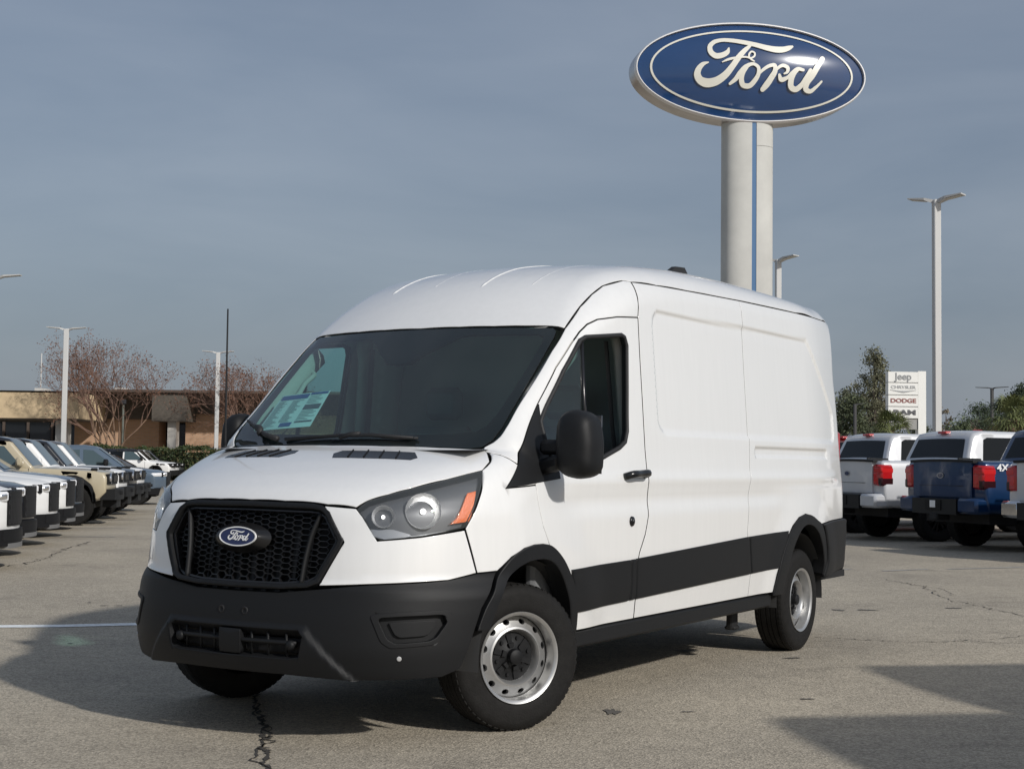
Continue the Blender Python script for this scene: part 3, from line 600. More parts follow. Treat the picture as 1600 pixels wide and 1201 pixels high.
# --- roof
def edge_v(u, z): return float(project(vanF, np.array([(u, z)]), 'side')[0, 1]) - .001
rfL = [(.468, 0), (.480, .25), (.505, .45), (.545, .63), (.582, .765)] + [(u, edge_v(u, z)) for u, z in ((.60, 2.0), (.785, 2.132), (.93, 2.215), (1.06, 2.276), (1.25, 2.325))] + [(u, edge_v(u, top_(u))) for u in (1.318, 1.6, 2.0, 2.4, 2.9, 3.4, 3.9, 4.3, 4.6, 4.79)] + [(4.86, .66), (4.868, .3)]
roof = panel('roof', van, M_WHITE, rfL + [(4.87, 0)] + [(a, -b) for a, b in rfL[1:][::-1]], 'top', sp=.04, es=.03, roll=.004, gap=.0012, gapm=M_GAP)
for vv, us in ((.17, .77), (.47, .81), (-.17, .79), (-.47, .81)):
    uu = np.concatenate([np.linspace(us, 2., 16), np.linspace(2.2, 4.7, 8)]); P = project(vanF, np.stack([uu, np.full_like(uu, vv)], 1), 'top')
    mb = MB(); mb.tube(toxyz(P - [0, 0, .006]), np.concatenate([[.001], np.full(22, .011 if vv in (.17, -.47) else .0075), [.001]]), 6); mb.go('roof_rib', M_WHITE, roof, True)
bk = [(0, .95), (.86, .95), (.875, 1.3), (.86, 1.9), (.80, 2.3), (.72, 2.40), (0, 2.42)]
panel('rear_door', van, M_WHITE, bk[:1] + bk[1:], 'back', sp=.08, es=.06); panel('rear_door', van, M_WHITE, bk, 'back', sgn=-1, sp=.08, es=.06)
for s in (1, -1):
    tl = tailpts([(4.80, .93, 1.02), (4.80, .93, 1.55), (4.88, .885, 1.55), (4.90, .875, 1.02)])
    mb = MB(); mb.box(-4.93, -4.84, s * .862 - .022, s * .862 + .03, 1.02, 1.55, .012); mb.go('tail_light', M_RED, van, sharp=40)
rb = tailpts([(4.05, 1.04, .868), (4.40, 1.0, .885), (4.80, .95, .888), (4.95, .80, .885), (4.96, 0.001, .80), (4.96, .001, .42), (4.93, .80, .44), (4.78, .93, .515), (4.40, .99, .50), (4.10, 1.02, .49), (4.16, 1.03, .60), (4.14, 1.03, .70), (4.09, 1.04, .80)])
for s in (1, -1): panel('rear_bumper', van, M_CLAD, rb, 'tail', sgn=s, off=.030, skirt=.06, roll=.012, sp=.06)
rz_ = float(project(vanF, np.array([(2.5, .60)]), 'top')[0, 2])
mb = MB(); mb.add([(-2.34, .575, rz_ - .02), (-2.34, .625, rz_ - .02), (-2.64, .64, rz_ - .02), (-2.64, .56, rz_ - .02), (-2.47, .585, rz_ + .045), (-2.47, .615, rz_ + .045), (-2.60, .62, rz_ + .052), (-2.60, .58, rz_ + .052)], [(4, 5, 6, 7), (0, 1, 5, 4), (1, 2, 6, 5), (2, 3, 7, 6), (3, 0, 4, 7)]); mb.go('roof_antenna', M_MATTE, roof)
mb = MB(); mb.tube([(.08, -.905, 1.33), (.08, -.906, 1.40), (.08, -.907, 1.75), (.08, -.908, 2.11)], [.011, .007, .0055, .0045], 6); mb.lathe([(.022, 0), (.018, .02), (.010, .05)], 10, 'z', (.08, -.905, 1.31)); mb.go('whip_antenna', M_MATTE, van, True)
# --- front bumper
bt = [(-1.0, .001, .688), (-.985, .25, .690), (-.955, .44, .712), (-.90, .58, .730), (-.86, .667, .738), (-.70, .86, .748), (-.60, .92, .755), (-.455, .97, .778), (-.344, 1.017, .783), (-.40, 1.01, .70), (-.46, 1.0, .62), (-.505, 1.0, .52), (-.53, .985, .44), (-.56, .96, .352), (-.634, .906, .318), (-.753, .814, .312), (-.871, .619, .305), (-.97, .288, .318), (-.99, .001, .318)]
btn = nosepts(bt); full = btn[:-1] + [btn[-1]] + [(-a, b) for a, b in btn[1:-1][::-1]]
ih = [(NP(-1.0, v_), z_) for v_, z_ in ((.33, .398), (.375, .408), (.395, .50), (.37, .528))]; intake = ih + [(-a, b) for a, b in ih[::-1]]
fogo = nosepts([(-.880, .688, .603), (-.80, .80, .612), (-.63, .937, .618), (-.615, .945, .575), (-.67, .915, .492), (-.70, .89, .474), (-.835, .77, .463), (-.86, .735, .49)])
fogr = chamf(fogo); fogs = [fogr, fogr * [-1, 1]]
bum = panel('front_bumper', van, M_PLAST, full, 'nose', sp=.015, es=.02, holes=[intake] + fogs, skirt=.05, roll=.008)
panel('bumper_intake_back', bum, M_MATTE, np.array(intake) * [1.04, 1] , 'nose', off=-.07, skirt=.0, sp=.06)
mb = MB()
for vv in (-.30, -.20, -.11, .11, .20, .30):
    P = project(vanF, np.array([(NP(-1.0, vv), .395), (NP(-1.0, vv), .53)]), 'nose'); mb.tube(toxyz(P - grad(vanF, P) * .035), .007, 5)
for zz in (.466,):
    P = project(vanF, np.array([(NP(-1.0, vv), zz) for vv in np.linspace(-.36, .36, 12)]), 'nose'); mb.tube(toxyz(P - grad(vanF, P) * .030), .011, 6)
mb.go('intake_bars', M_PLAST, bum, True)
panel('plate_block', bum, M_PLAST, [(-.058, .399), (.058, .399), (.058, .527), (-.058, .527)], 'nose', off=-.010, skirt=.05, sp=.05)
for vv in (-.33, .33):
    P = project(vanF, np.array([(NP(-1.0, vv), .455)]), 'nose'); c = toxyz(P - grad(vanF, P) * .03)[0]; mb = MB(); mb.lathe([(0, .022), (.014, .022), (.022, .014), (.022, -.02)], 14, 'x', c); mb.go('fog_sensor', M_PLAST, bum, True)
for vv in (-.065, .075):
    P = project(vanF, np.array([(NP(-1.02, vv), .597)]), 'nose'); c = toxyz(P)[0]; mb = MB(); mb.lathe([(.004, -.002), (.012, .002), (.017, .004), (.020, -.002)], 14, 'x', c); mb.go('plate_socket', M_MATTE, bum, True)
for s in (1, -1):
    c0 = chamf(fogo); cen = c0.mean(0)
    sc = lambda a, b: cen + (c0 - cen) * [a, b]
    panel('fog_bezel', bum, M_CLAD, sc(1.06, 1.10), 'nose', sgn=s, off=.006, skirt=.04, roll=.005, es=.015, sp=.02, holes=[sc(.84, .78)])
    panel('fog_recess', bum, M_CLAD, sc(.9, .86), 'nose', sgn=s, off=-.030, skirt=.0, roll=.002, es=.03, sp=.04)
    panel('fog_cover', bum, M_PLAST, sc(.64, .52), 'nose', sgn=s, off=-.012, skirt=.03, roll=.007, es=.015, sp=.025)
    P = project(vanF, np.array([(NP(-.81, .795), .413)]), 'nose', s); g = grad(vanF, P)[0]; c = toxyz(P + g * .002)[0]; mb = MB(); g = toxyz(g)[0]; mb.tube([c - g * .006, c + g * .002, c + g * .0025], [.011, .011, .007], 12); mb.go('parking_sensor', mat('sensor_grey', (.45, .45, .45), .5), bum, True)
# --- grille
go = nosepts([(-.985, .40, .712), (-.955, .450, .735), (-.905, .535, .90), (-.90, .545, .93), (-.885, .455, 1.055), (-.88, .41, 1.082), (-.90, .36, 1.090), (-.915, .001, 1.094)])
gfull = go + [(-a, b) for a, b in go[:-1][::-1]]
gbot = nosepts([(-.995, .25, .700), (-1.0, .001, .698)]); gfull = [gbot[1], gbot[0]] + go + [(-a, b) for a, b in go[:-1][::-1]] + [(-gbot[0][0], gbot[0][1])]
gin = inset(resample(np.array(gfull), .05), .027)
gri = panel('grille', van, M_CLAD, gfull, 'nose', off=.014, skirt=.06, roll=.012, es=.03, sp=.03, holes=[gin])
panel('grille_lip', gri, M_BLACK, gin, 'nose', off=-.012, skirt=.03, roll=.004, es=.03, sp=.03, holes=[inset(resample(np.array(gin), .05), .014)])
panel('radiator', gri, M_MATTE, inset(resample(np.array(gfull), .05), .004), 'nose', off=-.13, skirt=.0, es=.05, sp=.08)
gi2 = inset(resample(np.array(gfull), .03), .030)
V = []; Fc = []; cw_, ch_ = .058, .0265; row = 0; z = .69; segs = set()
def hexrow():
    mbh = MB(); z = .70; row = 0; cells = []
    while z < 1.09:
        a = -.56 + (cw_ * .75 if row % 2 else 0)
        while a < .56:
            hx = np.array([(a + cw_ * .5 * math.cos(t) , z + ch_ * .56 * math.sin(t) * 1.1) for t in np.linspace(0, 2 * math.pi, 6, endpoint=False)])
            hx = np.array([(a - cw_ * .5, z), (a - cw_ * .28, z + ch_ * .5), (a + cw_ * .28, z + ch_ * .5), (a + cw_ * .5, z), (a + cw_ * .28, z - ch_ * .5), (a - cw_ * .28, z - ch_ * .5)])
            if (poly_sd(gi2, hx[:, 0], hx[:, 1]) < .012).all():
                o_ = hx; i_ = a + (hx[:, 0] - a) * .92, z + (hx[:, 1] - z) * .86; i_ = np.stack(i_, 1)
                cells.append(np.concatenate([o_, i_, i_]))
            a += cw_ * 1.5
        z += ch_ * .5; row += 1
    Q = np.concatenate(cells); P = project(vanF, Q, 'nose'); G = grad(vanF, P); d = np.tile([-.034] * 12 + [-.056] * 6, len(cells))[:, None]; X = toxyz(P + G * d).reshape(-1, 18, 3)
    for x in X: mbh.add(x, [(k, (k + 1) % 6, 6 + (k + 1) % 6, 6 + k) for k in range(6)] + [(6 + k, 6 + (k + 1) % 6, 12 + (k + 1) % 6, 12 + k) for k in range(6)])
    return mbh
hexrow().go('grille_mesh', M_BLACK, gri)
for s in (1, -1):
    P = project(vanF, np.array([(NP(-.89, .405), 1.055), (NP(-.91, .375), .97), (NP(-.93, .358), .88), (NP(-.96, .345), .72)]), 'nose', s); mb = MB(); mb.tube(crom(toxyz(P - grad(vanF, P) * .022), 5), .014, 6, flat=(.7, 1.2)); mb.go('grille_rib', M_PLAST, gri, True)
for vv in np.linspace(-.32, .32, 9):
    P = project(vanF, np.array([(NP(-.97, vv), .72), (NP(-.93, vv), .90 + .08 * (abs(vv) > .2))]), 'nose'); mb = MB(); mb.tube(toxyz(P - grad(vanF, P) * .11), .010, 5, flat=(1.6, .6)); mb.go('radiator_slat', M_DARKMET, gri)
# badge
P = project(vanF, np.array([(0., .926)]), 'nose'); bc = toxyz(P)[0]; bn = np.array([1, 0, .17]); bn /= np.linalg.norm(bn); bx = np.array([0, 1., 0]); by = np.cross(bn, bx)
if by[2] < 0: by = -by
def bplace(off): return lambda X, Y, h: tuple(bc + bn * (off + h) - bx * X * -1 * 1 + by * Y)
mb = MB(); V = []; nn = 40
for sc, h in ((1.55, -.02), (1.25, .008), (1.04, .022)): V += [bc + bn * h + bx * (.112 * sc * math.cos(t) - .012 * (sc > 1.1)) + by * .046 * sc * math.sin(t) for t in np.linspace(0, 2 * math.pi, nn, endpoint=False)]
mb.add(V, [(i * nn + k, i * nn + (k + 1) % nn, (i + 1) * nn + (k + 1) % nn, (i + 1) * nn + k) for i in range(2) for k in range(nn)] + [tuple(range(2 * nn, 3 * nn))]); badge = mb.go('badge_mount', M_BLACK, gri, sharp=40)
def oval(name, m, par, a, b, h0, h1, place, inner=None, n=48):
    mb = MB(); T = np.linspace(0, 2 * math.pi, n, endpoint=False)
    if inner is None:
        V = [place(a * math.cos(t), b * math.sin(t), h0) for t in T] + [place(a * math.cos(t), b * math.sin(t), h1) for t in T]
        mb.add(V, [(k, (k + 1) % n, n + (k + 1) % n, n + k) for k in range(n)] + [tuple(range(n, 2 * n))])
    else:
        ia, ib = inner; V = []
        for (p, q, h) in ((a, b, h0), (a, b, h1), (ia, ib, h1), (ia, ib, h0)): V += [place(p * math.cos(t), q * math.sin(t), h) for t in T]
        mb.add(V, [(i * n + k, i * n + (k + 1) % n, (i + 1) * n + (k + 1) % n, (i + 1) * n + k) for i in range(3) for k in range(n)])
    return mb.go(name, m, par, sharp=40)
pl = lambda X, Y, h: tuple(bc + bn * (.024 + h) + bx * X + by * Y)
MERGE_BADGE = gri
oval('badge', M_BLUE, gri, .110, .0445, 0, .004, pl)
oval('badge_rim', M_BWHITE, gri, .111, .0455, 0, .007, pl, (.1055, .040))
script_mesh('badge_script', gri, M_BWHITE, .112, lambda X, Y, h: tuple(bc + bn * (.0285 + h) + bx * X + by * Y), .002, .00012)
# --- wheels
def make_wheel(par, loc, rz, side, R=.352, w=.235, steer=0):
    """side=+1 outer face to +y"""
    wh = bpy.data.objects.new('wheel', None); COL.objects.link(wh); wh.parent = par; wh.location = loc; wh.rotation_euler = (0, 0, rz)
    h = w / 2; y = lambda a: a * side
    prof = [(.215, -h * .86), (.222, -h * .95), (.26, -h * 1.0), (.30, -h * .99), (.33, -h * .90), (.343, -h * .80), (.349, -h * .68)]
    g = [(-.62, 0), (-.50, 0), (-.485, -.009), (-.455, -.009), (-.44, 0), (-.16, 0), (-.145, -.009), (-.115, -.009), (-.10, 0), (.10, 0), (.115, -.009), (.145, -.009), (.16, 0), (.44, 0), (.455, -.009), (.485, -.009), (.50, 0), (.62, 0)]
    prof += [(R + d, h * a) for a, d in g]
    prof += [(.349, h * .68), (.343, h * .80), (.330, h * .90), (.318, h * .945), (.300, h * .985), (.282, h * .975), (.26, h * 1.0), (.240, h * .97), (.228, h * .95), (.220, h * .90), (.212, h * .80)]
    mb = MB(); mb.lathe([(r, y(a)) for r, a in prof], 72); n = 72
    # shoulder blocks
    for k in range(60):
        t = 2 * math.pi * k / 60; t2 = t + 2 * math.pi / 60 * .62
        for sd in (1, -1):
            V = []
            for tt in (t, t2):
                for (r, a) in ((R - .004, .62), (.3535, .66), (.3475, .80), (.338, .80)): V.append((r * math.cos(tt), y(h * a * sd), r * math.sin(tt)))
            mb.add(V, [(0, 1, 5, 4), (1, 2, 6, 5), (2, 3, 7, 6), (0, 3, 2, 1), (4, 5, 6, 7)])
    mb.go('tyre', M_TYRE, wh, sharp=35)
    # steel rim with oval vents
    def zp(r): return np.interp(r, [.0, .10, .118, .126, .134, .142, .150, .186, .196, .200], [.0, .0, .002, .030, .042, .040, .034, .012, .006, .006])
    ring = lambda r, n=72: np.stack([r * np.cos(np.linspace(0, 2 * np.pi, n, endpoint=False)), r * np.sin(np.linspace(0, 2 * np.pi, n, endpoint=False))], 1)
    holes = []
    for k in range(12):
        t = 2 * math.pi * (k + .5) / 12; c = .1715 * np.array([math.cos(t), math.sin(t)]); a = np.array([math.cos(t), math.sin(t)]); b = np.array([-a[1], a[0]])
        holes.append(np.array([c + a * .0135 * math.cos(q) + b * .018 * math.sin(q) for q in np.linspace(0, 2 * math.pi, 14, endpoint=False)]))
    pts = np.concatenate([ring(r, 60) for r in (.118, .122, .126, .130, .134, .138, .142, .146, .150, .192)]); ok = np.ones(len(pts), bool)
    for hh in holes: ok &= poly_sd(hh, pts[:, 0], pts[:, 1]) > .002
    V2, T, ov = cdt([ring(.197), ring(.114)] + holes, pts[ok])
    yo = h * .30
    V = [(a, y(yo + float(zp(math.hypot(a, b)))), b) for a, b in V2]; mbr = MB(); mbr.add(V, [tuple(t) for t in T])
    for hh in holes: m_ = len(hh); mbr.add([(a, y(yo + float(zp(math.hypot(a, b)))), b) for a, b in hh] + [(a, y(yo + float(zp(math.hypot(a, b))) - .02), b) for a, b in hh], [(i, (i + 1) % m_, m_ + (i + 1) % m_, m_ + i) for i in range(m_)])
    mbr.lathe([(.197, y(yo + .012)), (.199, y(h * .72)), (.203, y(h * .90)), (.212, y(h * .965)), (.219, y(h * .985)), (.221, y(h * .95))], 72)
    mbr.go('rim', M_STEEL, wh, sharp=38)
    mbd = MB(); mbd.lathe([(0, y(-.02)), (.20, y(-.02)), (.21, y(-h * .8))], 32); mbd.go('brake_drum', M_MATTE, wh, True)
    mbc = MB(); mbc.lathe([(0, y(yo + .055)), (.030, y(yo + .055)), (.036, y(yo + .050)), (.039, y(yo + .022)), (.052, y(yo + .012)), (.095, y(yo + .004)), (.117, y(yo + .004))], 40)
    for k in range(6):
        t = 2 * math.pi * k / 6 + .3
        for (r0, r1, hw, hh) in ((.066, .108, .011, .010), (.046, .066, .012, .022)):
            c, s_ = math.cos(t), math.sin(t); f_ = lambda r, q: (r * c - q * s_, r * s_ + q * c); V = []
            for hgt in (0, hh): V += [(f_(r, q)[0], y(yo + .003 + hgt), f_(r, q)[1]) for r, q in ((r0, -hw), (r1, -hw * 1.3), (r1, hw * 1.3), (r0, hw))]
            mbc.add(V, [(4, 5, 6, 7), (0, 1, 5, 4), (1, 2, 6, 5), (2, 3, 7, 6), (3, 0, 4, 7)])
        t += math.pi / 6; cc = (.090 * math.cos(t), 0, .090 * math.sin(t)); mbc.lathe([(0, y(yo + .016)), (.008, y(yo + .016)), (.010, y(yo + .002))], 8, 'y', cc)
    mbc.go('hub_cap', M_PLAST, wh, sharp=40)
    return wh
STEER = math.radians(-27)
for s in (1, -1):
    make_wheel(van, L3(0, s * (.866 if s > 0 else .866), .350), STEER, s)
    make_wheel(van, L3(3.749, s * .89, .350), 0, s)
# wheel housings, floor, chassis
for uc, rr_ in ((-.03, .455), (3.72, .455)):
    for s in (1, -1):
        mb = MB(); P = []; n = 22; rows = [(1.0, s * 1.005), (1.0, s * .80), (.98, s * .62), (.0, s * .62)]
        V = [(-(uc + rr_ * sc * math.cos(t)), vv, .36 + rr_ * sc * math.sin(t) * 1.0) for sc, vv in rows for t in np.linspace(-.06, math.pi + .06, n)]
        mb.add(V, [(i * n + k, i * n + k + 1, (i + 1) * n + k + 1, (i + 1) * n + k) for i in range(3) for k in range(n - 1)]); mb.go('wheel_liner', mat('liner_grey', (.05, .05, .05), .8), van, True)
    mb = MB(); mb.tube([(-uc, -.8, .345), (-uc, .8, .345)], .05, 10); mb.lathe([(.0, -.16), (.12, -.12), (.15, 0), (.12, .12), (0, .16)], 16, 'y', (-uc, .0, .35)); mb.go('axle', M_MATTE, van, True)
mb = MB(); mb.box(-4.85, -.55, -.60, .60, .36, .50); mb.box(-4.85, -.6, -.97, -.60, .45, .50); mb.box(-3.2, -.6, .60, .97, .45, .50); mb.box(-4.85, -4.25, .60, .95, .45, .50); mb.box(.45, .85, -.60, .60, .34, .40); mb.box(-.55, .5, -.55, .55, .30, .42); mb.box(-3.3, -.5, -.35, .35, .26, .36); mb.go('chassis', M_MATTE, van)
# --- interior
mb = MB(); mb.add([L3(u, v, z) for u, v, z in [(-.30, -.84, 1.34), (-.30, .84, 1.34), (.28, .80, 1.365), (.28, -.80, 1.365), (.38, -.80, 1.28), (.38, .80, 1.28), (.34, .80, .75), (.34, -.80, .75)]], [(0, 1, 2, 3), (3, 2, 5, 4), (4, 5, 6, 7)]); mb.go('dashboard', M_INT, van)
mb = MB(); mb.box(-.36, -.02, .20, .58, 1.33, 1.425, .03); mb.go('instrument_hood', M_INT, van, sharp=40)
mb = MB(); c = np.array(L3(.46, .40, 1.30)); ax = np.array([-.45, 0, .9]); ax /= np.linalg.norm(ax); e1 = np.array([0, 1., 0]); e2 = np.cross(ax, e1)
mb.tube([c + .19 * (math.cos(t) * e1 + math.sin(t) * e2) for t in np.linspace(0, 2 * math.pi, 33)], .016, 8, False); mb.tube([c - .19 * e1, c + .19 * e1], .02, 6); mb.tube([c, c - .19 * e2], .02, 6); mb.go('steering_wheel', M_BLACK, van, True)
for s in (1, -1):
    seat = bpy.data.objects.new('seat', None); COL.objects.link(seat); seat.parent = van
    mb = MB(); mb.box(-1.20, -.66, s * .42 - .25, s * .42 + .25, .82, .98, .05); mb.go('seat_cushion', M_SEAT, seat, sharp=40)
    mb = MB(); mb.box(-.07, .07, s * .42 - .25, s * .42 + .25, .92, 1.50, .05)
    mb.V = [(x - 1.20 - (z - .92) * .16, y, z) for x, y, z in mb.V]; mb.go('seat_back', M_SEAT, seat, sharp=40)
    mb = MB(); mb.box(-1.40, -1.30, s * .42 - .13, s * .42 + .13, 1.54, 1.74, .04); mb.go('head_rest', M_SEAT, seat, sharp=40)
    # pillar trims seen through the glass; windscreen trim widened to block sun
    P = project(vanF, np.array([(.02, 1.42), (.25, 1.62), (.46, 1.82), (.60, 1.93)]), 'side', s); G = grad(vanF, P); mb = MB(); mb.tube(toxyz(P - G * .075), .072, 8, flat=(.75, 1)); mb.go('pillar_trim', M_TRIM, van, True)
    P = project(vanF, np.array([(1.18, 1.30), (1.17, 1.6), (1.16, 1.9), (1.12, 2.05)]), 'side', s); mb = MB(); mb.tube(toxyz(P - grad(vanF, P) * .08), .055, 8, flat=(.7, 1.2)); mb.go('pillar_trim', M_TRIM, van, True)
    P = project(vanF, np.array([(.33, 1.60), (.36, 1.66), (.42, 1.74), (.50, 1.82), (.52, 1.80)]), 'side', s); mb = MB(); mb.tube(crom(toxyz(P - grad(vanF, P) * np.array([.09, .14, .14, .14, .09])[:, None]), 4), .016, 6); mb.go('grab_handle', M_TRIM, van, True)
    P = project(vanF, np.array([(1.12, 1.98), (1.135, 1.5), (1.15, 1.2)]), 'side', s); mb = MB(); mb.tube(toxyz(P - grad(vanF, P) * .15), .022, 4, flat=(.2, 1.2)); mb.go('seat_belt', mat('belt_grey', (.09, .09, .095), .8), van)
    mb = MB(); mb.box(-1.22, -.15, s * .90 - .04, s * .90 + .02, .5, 1.29, .02); mb.go('door_card', M_INT, van, sharp=40)
mb = MB(); mb.prism([(-.93, .5), (.93, .5), (.93, 1.6), (.85, 2.2), (.70, 2.36), (-.70, 2.36), (-.85, 2.2), (-.93, 1.6)], 1.58, 1.62, lambda a, b_, h: (-h, a, b_)); mb.go('bulkhead', mat('bulkhead_grey', (.34, .345, .35), .6), van)
mb = MB(); mb.add([L3(u, v, z) for u, v, z in [(.56, -.74, 2.0), (.56, .74, 2.0), (1.0, .80, 2.12), (1.0, -.80, 2.12), (1.6, .86, 2.2), (1.6, -.86, 2.2)]], [(0, 1, 2, 3), (3, 2, 4, 5)]); mb.go('headliner', mat('headliner', (.50, .49, .46), .9), van)
mb = MB(); mb.box(-1.6, -.2, -.9, .9, .50, .52); mb.go('cab_floor', M_MATTE, van)
# ------------------------------------------------------------------ ground
def asphalt():
    m = bpy.data.materials.new('worn_asphalt'); m.use_nodes = True; nt = m.node_tree; b = nt.nodes['Principled BSDF']; L = nt.links.new
    tcn = nt.nodes.new('ShaderNodeTexCoord')
    def noise(sc, det=2, rough=.5):
        n = nt.nodes.new('ShaderNodeTexNoise'); n.inputs['Scale'].default_value = sc; n.inputs['Detail'].default_value = det; n.inputs['Roughness'].default_value = rough; L(tcn.outputs['Object'], n.inputs['Vector']); return n
    def ramp(src, p0, c0, p1, c1):
        r = nt.nodes.new('ShaderNodeValToRGB'); r.color_ramp.elements[0].position = p0; r.color_ramp.elements[0].color = (*c0, 1); r.color_ramp.elements[1].position = p1; r.color_ramp.elements[1].color = (*c1, 1); L(src, r.inputs[0]); return r
    def mul(a, bb, f=1.):
        x = nt.nodes.new('ShaderNodeMix'); x.data_type = 'RGBA'; x.blend_type = 'MULTIPLY'; x.inputs['Factor'].default_value = f; L(a, x.inputs['A']); L(bb, x.inputs['B']); return x.outputs['Result']
    vor = nt.nodes.new('ShaderNodeTexVoronoi'); vor.inputs['Scale'].default_value = 95; L(tcn.outputs['Object'], vor.inputs['Vector'])
    sp1 = nt.nodes.new('ShaderNodeSeparateColor'); L(vor.outputs['Color'], sp1.inputs[0])
    base = ramp(sp1.outputs[0], .0, (.290, .257, .203), 1., (.575, .510, .405))
    fine = ramp(noise(240, 2, .7).outputs['Fac'], .35, (.66, .66, .66), .62, (1.18, 1.17, 1.16))
    mid = ramp(noise(6, 5, .7).outputs['Fac'], .3, (.86, .86, .86), .7, (1.08, 1.08, 1.08))
    big = ramp(noise(.35, 5, .6).outputs['Fac'], .3, (.80, .80, .81), .7, (1.13, 1.13, 1.12))
    st = ramp(noise(1.4, 4, .75).outputs['Fac'], .28, (.62, .62, .62), .40, (1, 1, 1))
    c = mul(mul(mul(mul(base.outputs[0], fine.outputs[0]), mid.outputs[0]), big.outputs[0]), st.outputs[0], .6)
    L(c, b.inputs['Base Color']); b.inputs['Roughness'].default_value = .82; b.inputs['Specular IOR Level'].default_value = .35
    bp = nt.nodes.new('ShaderNodeBump'); bp.inputs['Strength'].default_value = .55; bp.inputs['Distance'].default_value = .006; L(vor.outputs['Distance'], bp.inputs['Height']); L(bp.outputs[0], b.inputs['Normal'])
    return m
M_ASPH = asphalt()
g = mk('parking_lot', [(-900, -60, 0), (900, -60, 0), (900, 1500, 0), (-900, 1500, 0)], [(0, 1, 2, 3)], M_ASPH); tag(g, kind='structure')
M_LINE = mat('line_paint', (.78, .80, .79), .7, noise=(14, .25))
M_LINEOLD = mat('line_paint_worn', (.34, .33, .31), .8, noise=(5, .3))
M_CRACK = mat('crack_tar', (.055, .050, .044), .85, noise=(20, .5))
LOT = math.radians(80); LAX = Vector((math.sin(LOT), math.cos(LOT), 0)); LROW = Vector((-math.cos(LOT), math.sin(LOT), 0))   # parking axis, row direction
def strip(name, pts, w, z, m, jag=0.):
    P = np.array(pts, float); T = np.gradient(P, axis=0); T /= np.linalg.norm(T, axis=1, keepdims=True) + 1e-9; N = np.stack([-T[:, 1], T[:, 0]], 1); ww = w * (1 + jag * nr.uniform(-1, 1, len(P)))
    V = [(*p, z) for p in P + N * ww[:, None] / 2] + [(*p, z) for p in P - N * ww[:, None] / 2]; n = len(P)
    return tag(mk(name, V, [(i, i + 1, n + i + 1, n + i) for i in range(n - 1)], m, g), None)
def crack(pts, w=.02, amp=.05, seed=1, steps=14):
    r = np.random.RandomState(seed); C = crom(pts, steps)
    C = C + r.normal(0, amp * .4, C.shape); C = crom(C, 3); C = C + r.normal(0, amp * .06, C.shape)
    return strip('crack', C, w, .004, M_CRACK, .8)
def gpt(px, py):
    """ground point seen at a photograph pixel (layout helper)"""
    a, b_ = (px - 800) / FOC, -(py - 600.5) / FOC; d = R2 * a + U2 * b_ + Fw; t = -CAMH / d.z; return np.array([d.x * t, d.y * t])
strip('bay_line', [gpt(-60, 979), gpt(90, 978), gpt(216, 975), gpt(320, 973)], .17, .004, M_LINE)
crack([gpt(398, 1085), gpt(404, 1110), gpt(415, 1150), gpt(412, 1180), gpt(425, 1240)], .020, .030, 3, 9)
crack([gpt(401, 1100), gpt(412, 1140), gpt(424, 1155), gpt(410, 1170), gpt(420, 1215)], .009, .045, 9, 8)
crack([gpt(1385, 905), gpt(1440, 917), gpt(1495, 940), gpt(1560, 953), gpt(1680, 985)], .009, .06, 4)
crack([gpt(1410, 910), gpt(1470, 920), gpt(1490, 931)], .007, .05, 5)
crack([gpt(1275, 995), gpt(1360, 1000), gpt(1450, 1003), gpt(1520, 1000), gpt(1680, 985)], .007, .05, 6)
crack([gpt(1515, 1001), gpt(1560, 1004), gpt(1640, 1006)], .006, .04, 7)
crack([gpt(20, 885), gpt(70, 872), gpt(100, 858), gpt(140, 846)], .016, .08, 8)
for k, (a, b_) in enumerate([((1300, 890), (1330, 889)), ((1380, 892), (1450, 889)), ((1480, 889), (1600, 886))]): strip('faded_line', [gpt(*a), gpt(*b_)], .09, .004, M_LINEOLD, .3)
for k in range(7):
    c = gpt(60 + 30 * k, 838 - 13 * k); strip('faded_line', [c, c + np.array(LAX.xy) * 1.2], .09, .004, M_LINEOLD, .3)

M_STAIN = mat('oil_stain', (.13, .12, .105), .75, noise=(9, .35))
def blotch(px, py, w, h, seed):
    r = np.random.RandomState(seed); c = gpt(px, py); n = 22; T = np.linspace(0, 2 * math.pi, n, endpoint=False); rad = 1 + .35 * np.sin(T * 2 + r.uniform(0, 6)) + .22 * np.sin(T * 5 + r.uniform(0, 6)) + r.normal(0, .12, n)
    V = [(c[0] + w * a * math.cos(t), c[1] + h * a * math.sin(t), .004) for a, t in zip(rad, T)]; mk('stain', V, [tuple(range(n))], M_STAIN, g)
for k, (px, py, w, h) in enumerate([(957, 1112, .03, .10), (1072, 1017, .09, .05), (1238, 1028, .05, .03), (1310, 953, .05, .05), (1355, 953, .07, .05), (1490, 950, .06, .05), (1262, 1092, .03, .02), (140, 941, .02, .02), (163, 946, .03, .02), (185, 946, .03, .02), (110, 1005, .02, .015), (1075, 1112, .03, .015)]): blotch(px, py, w, h, 60 + k)
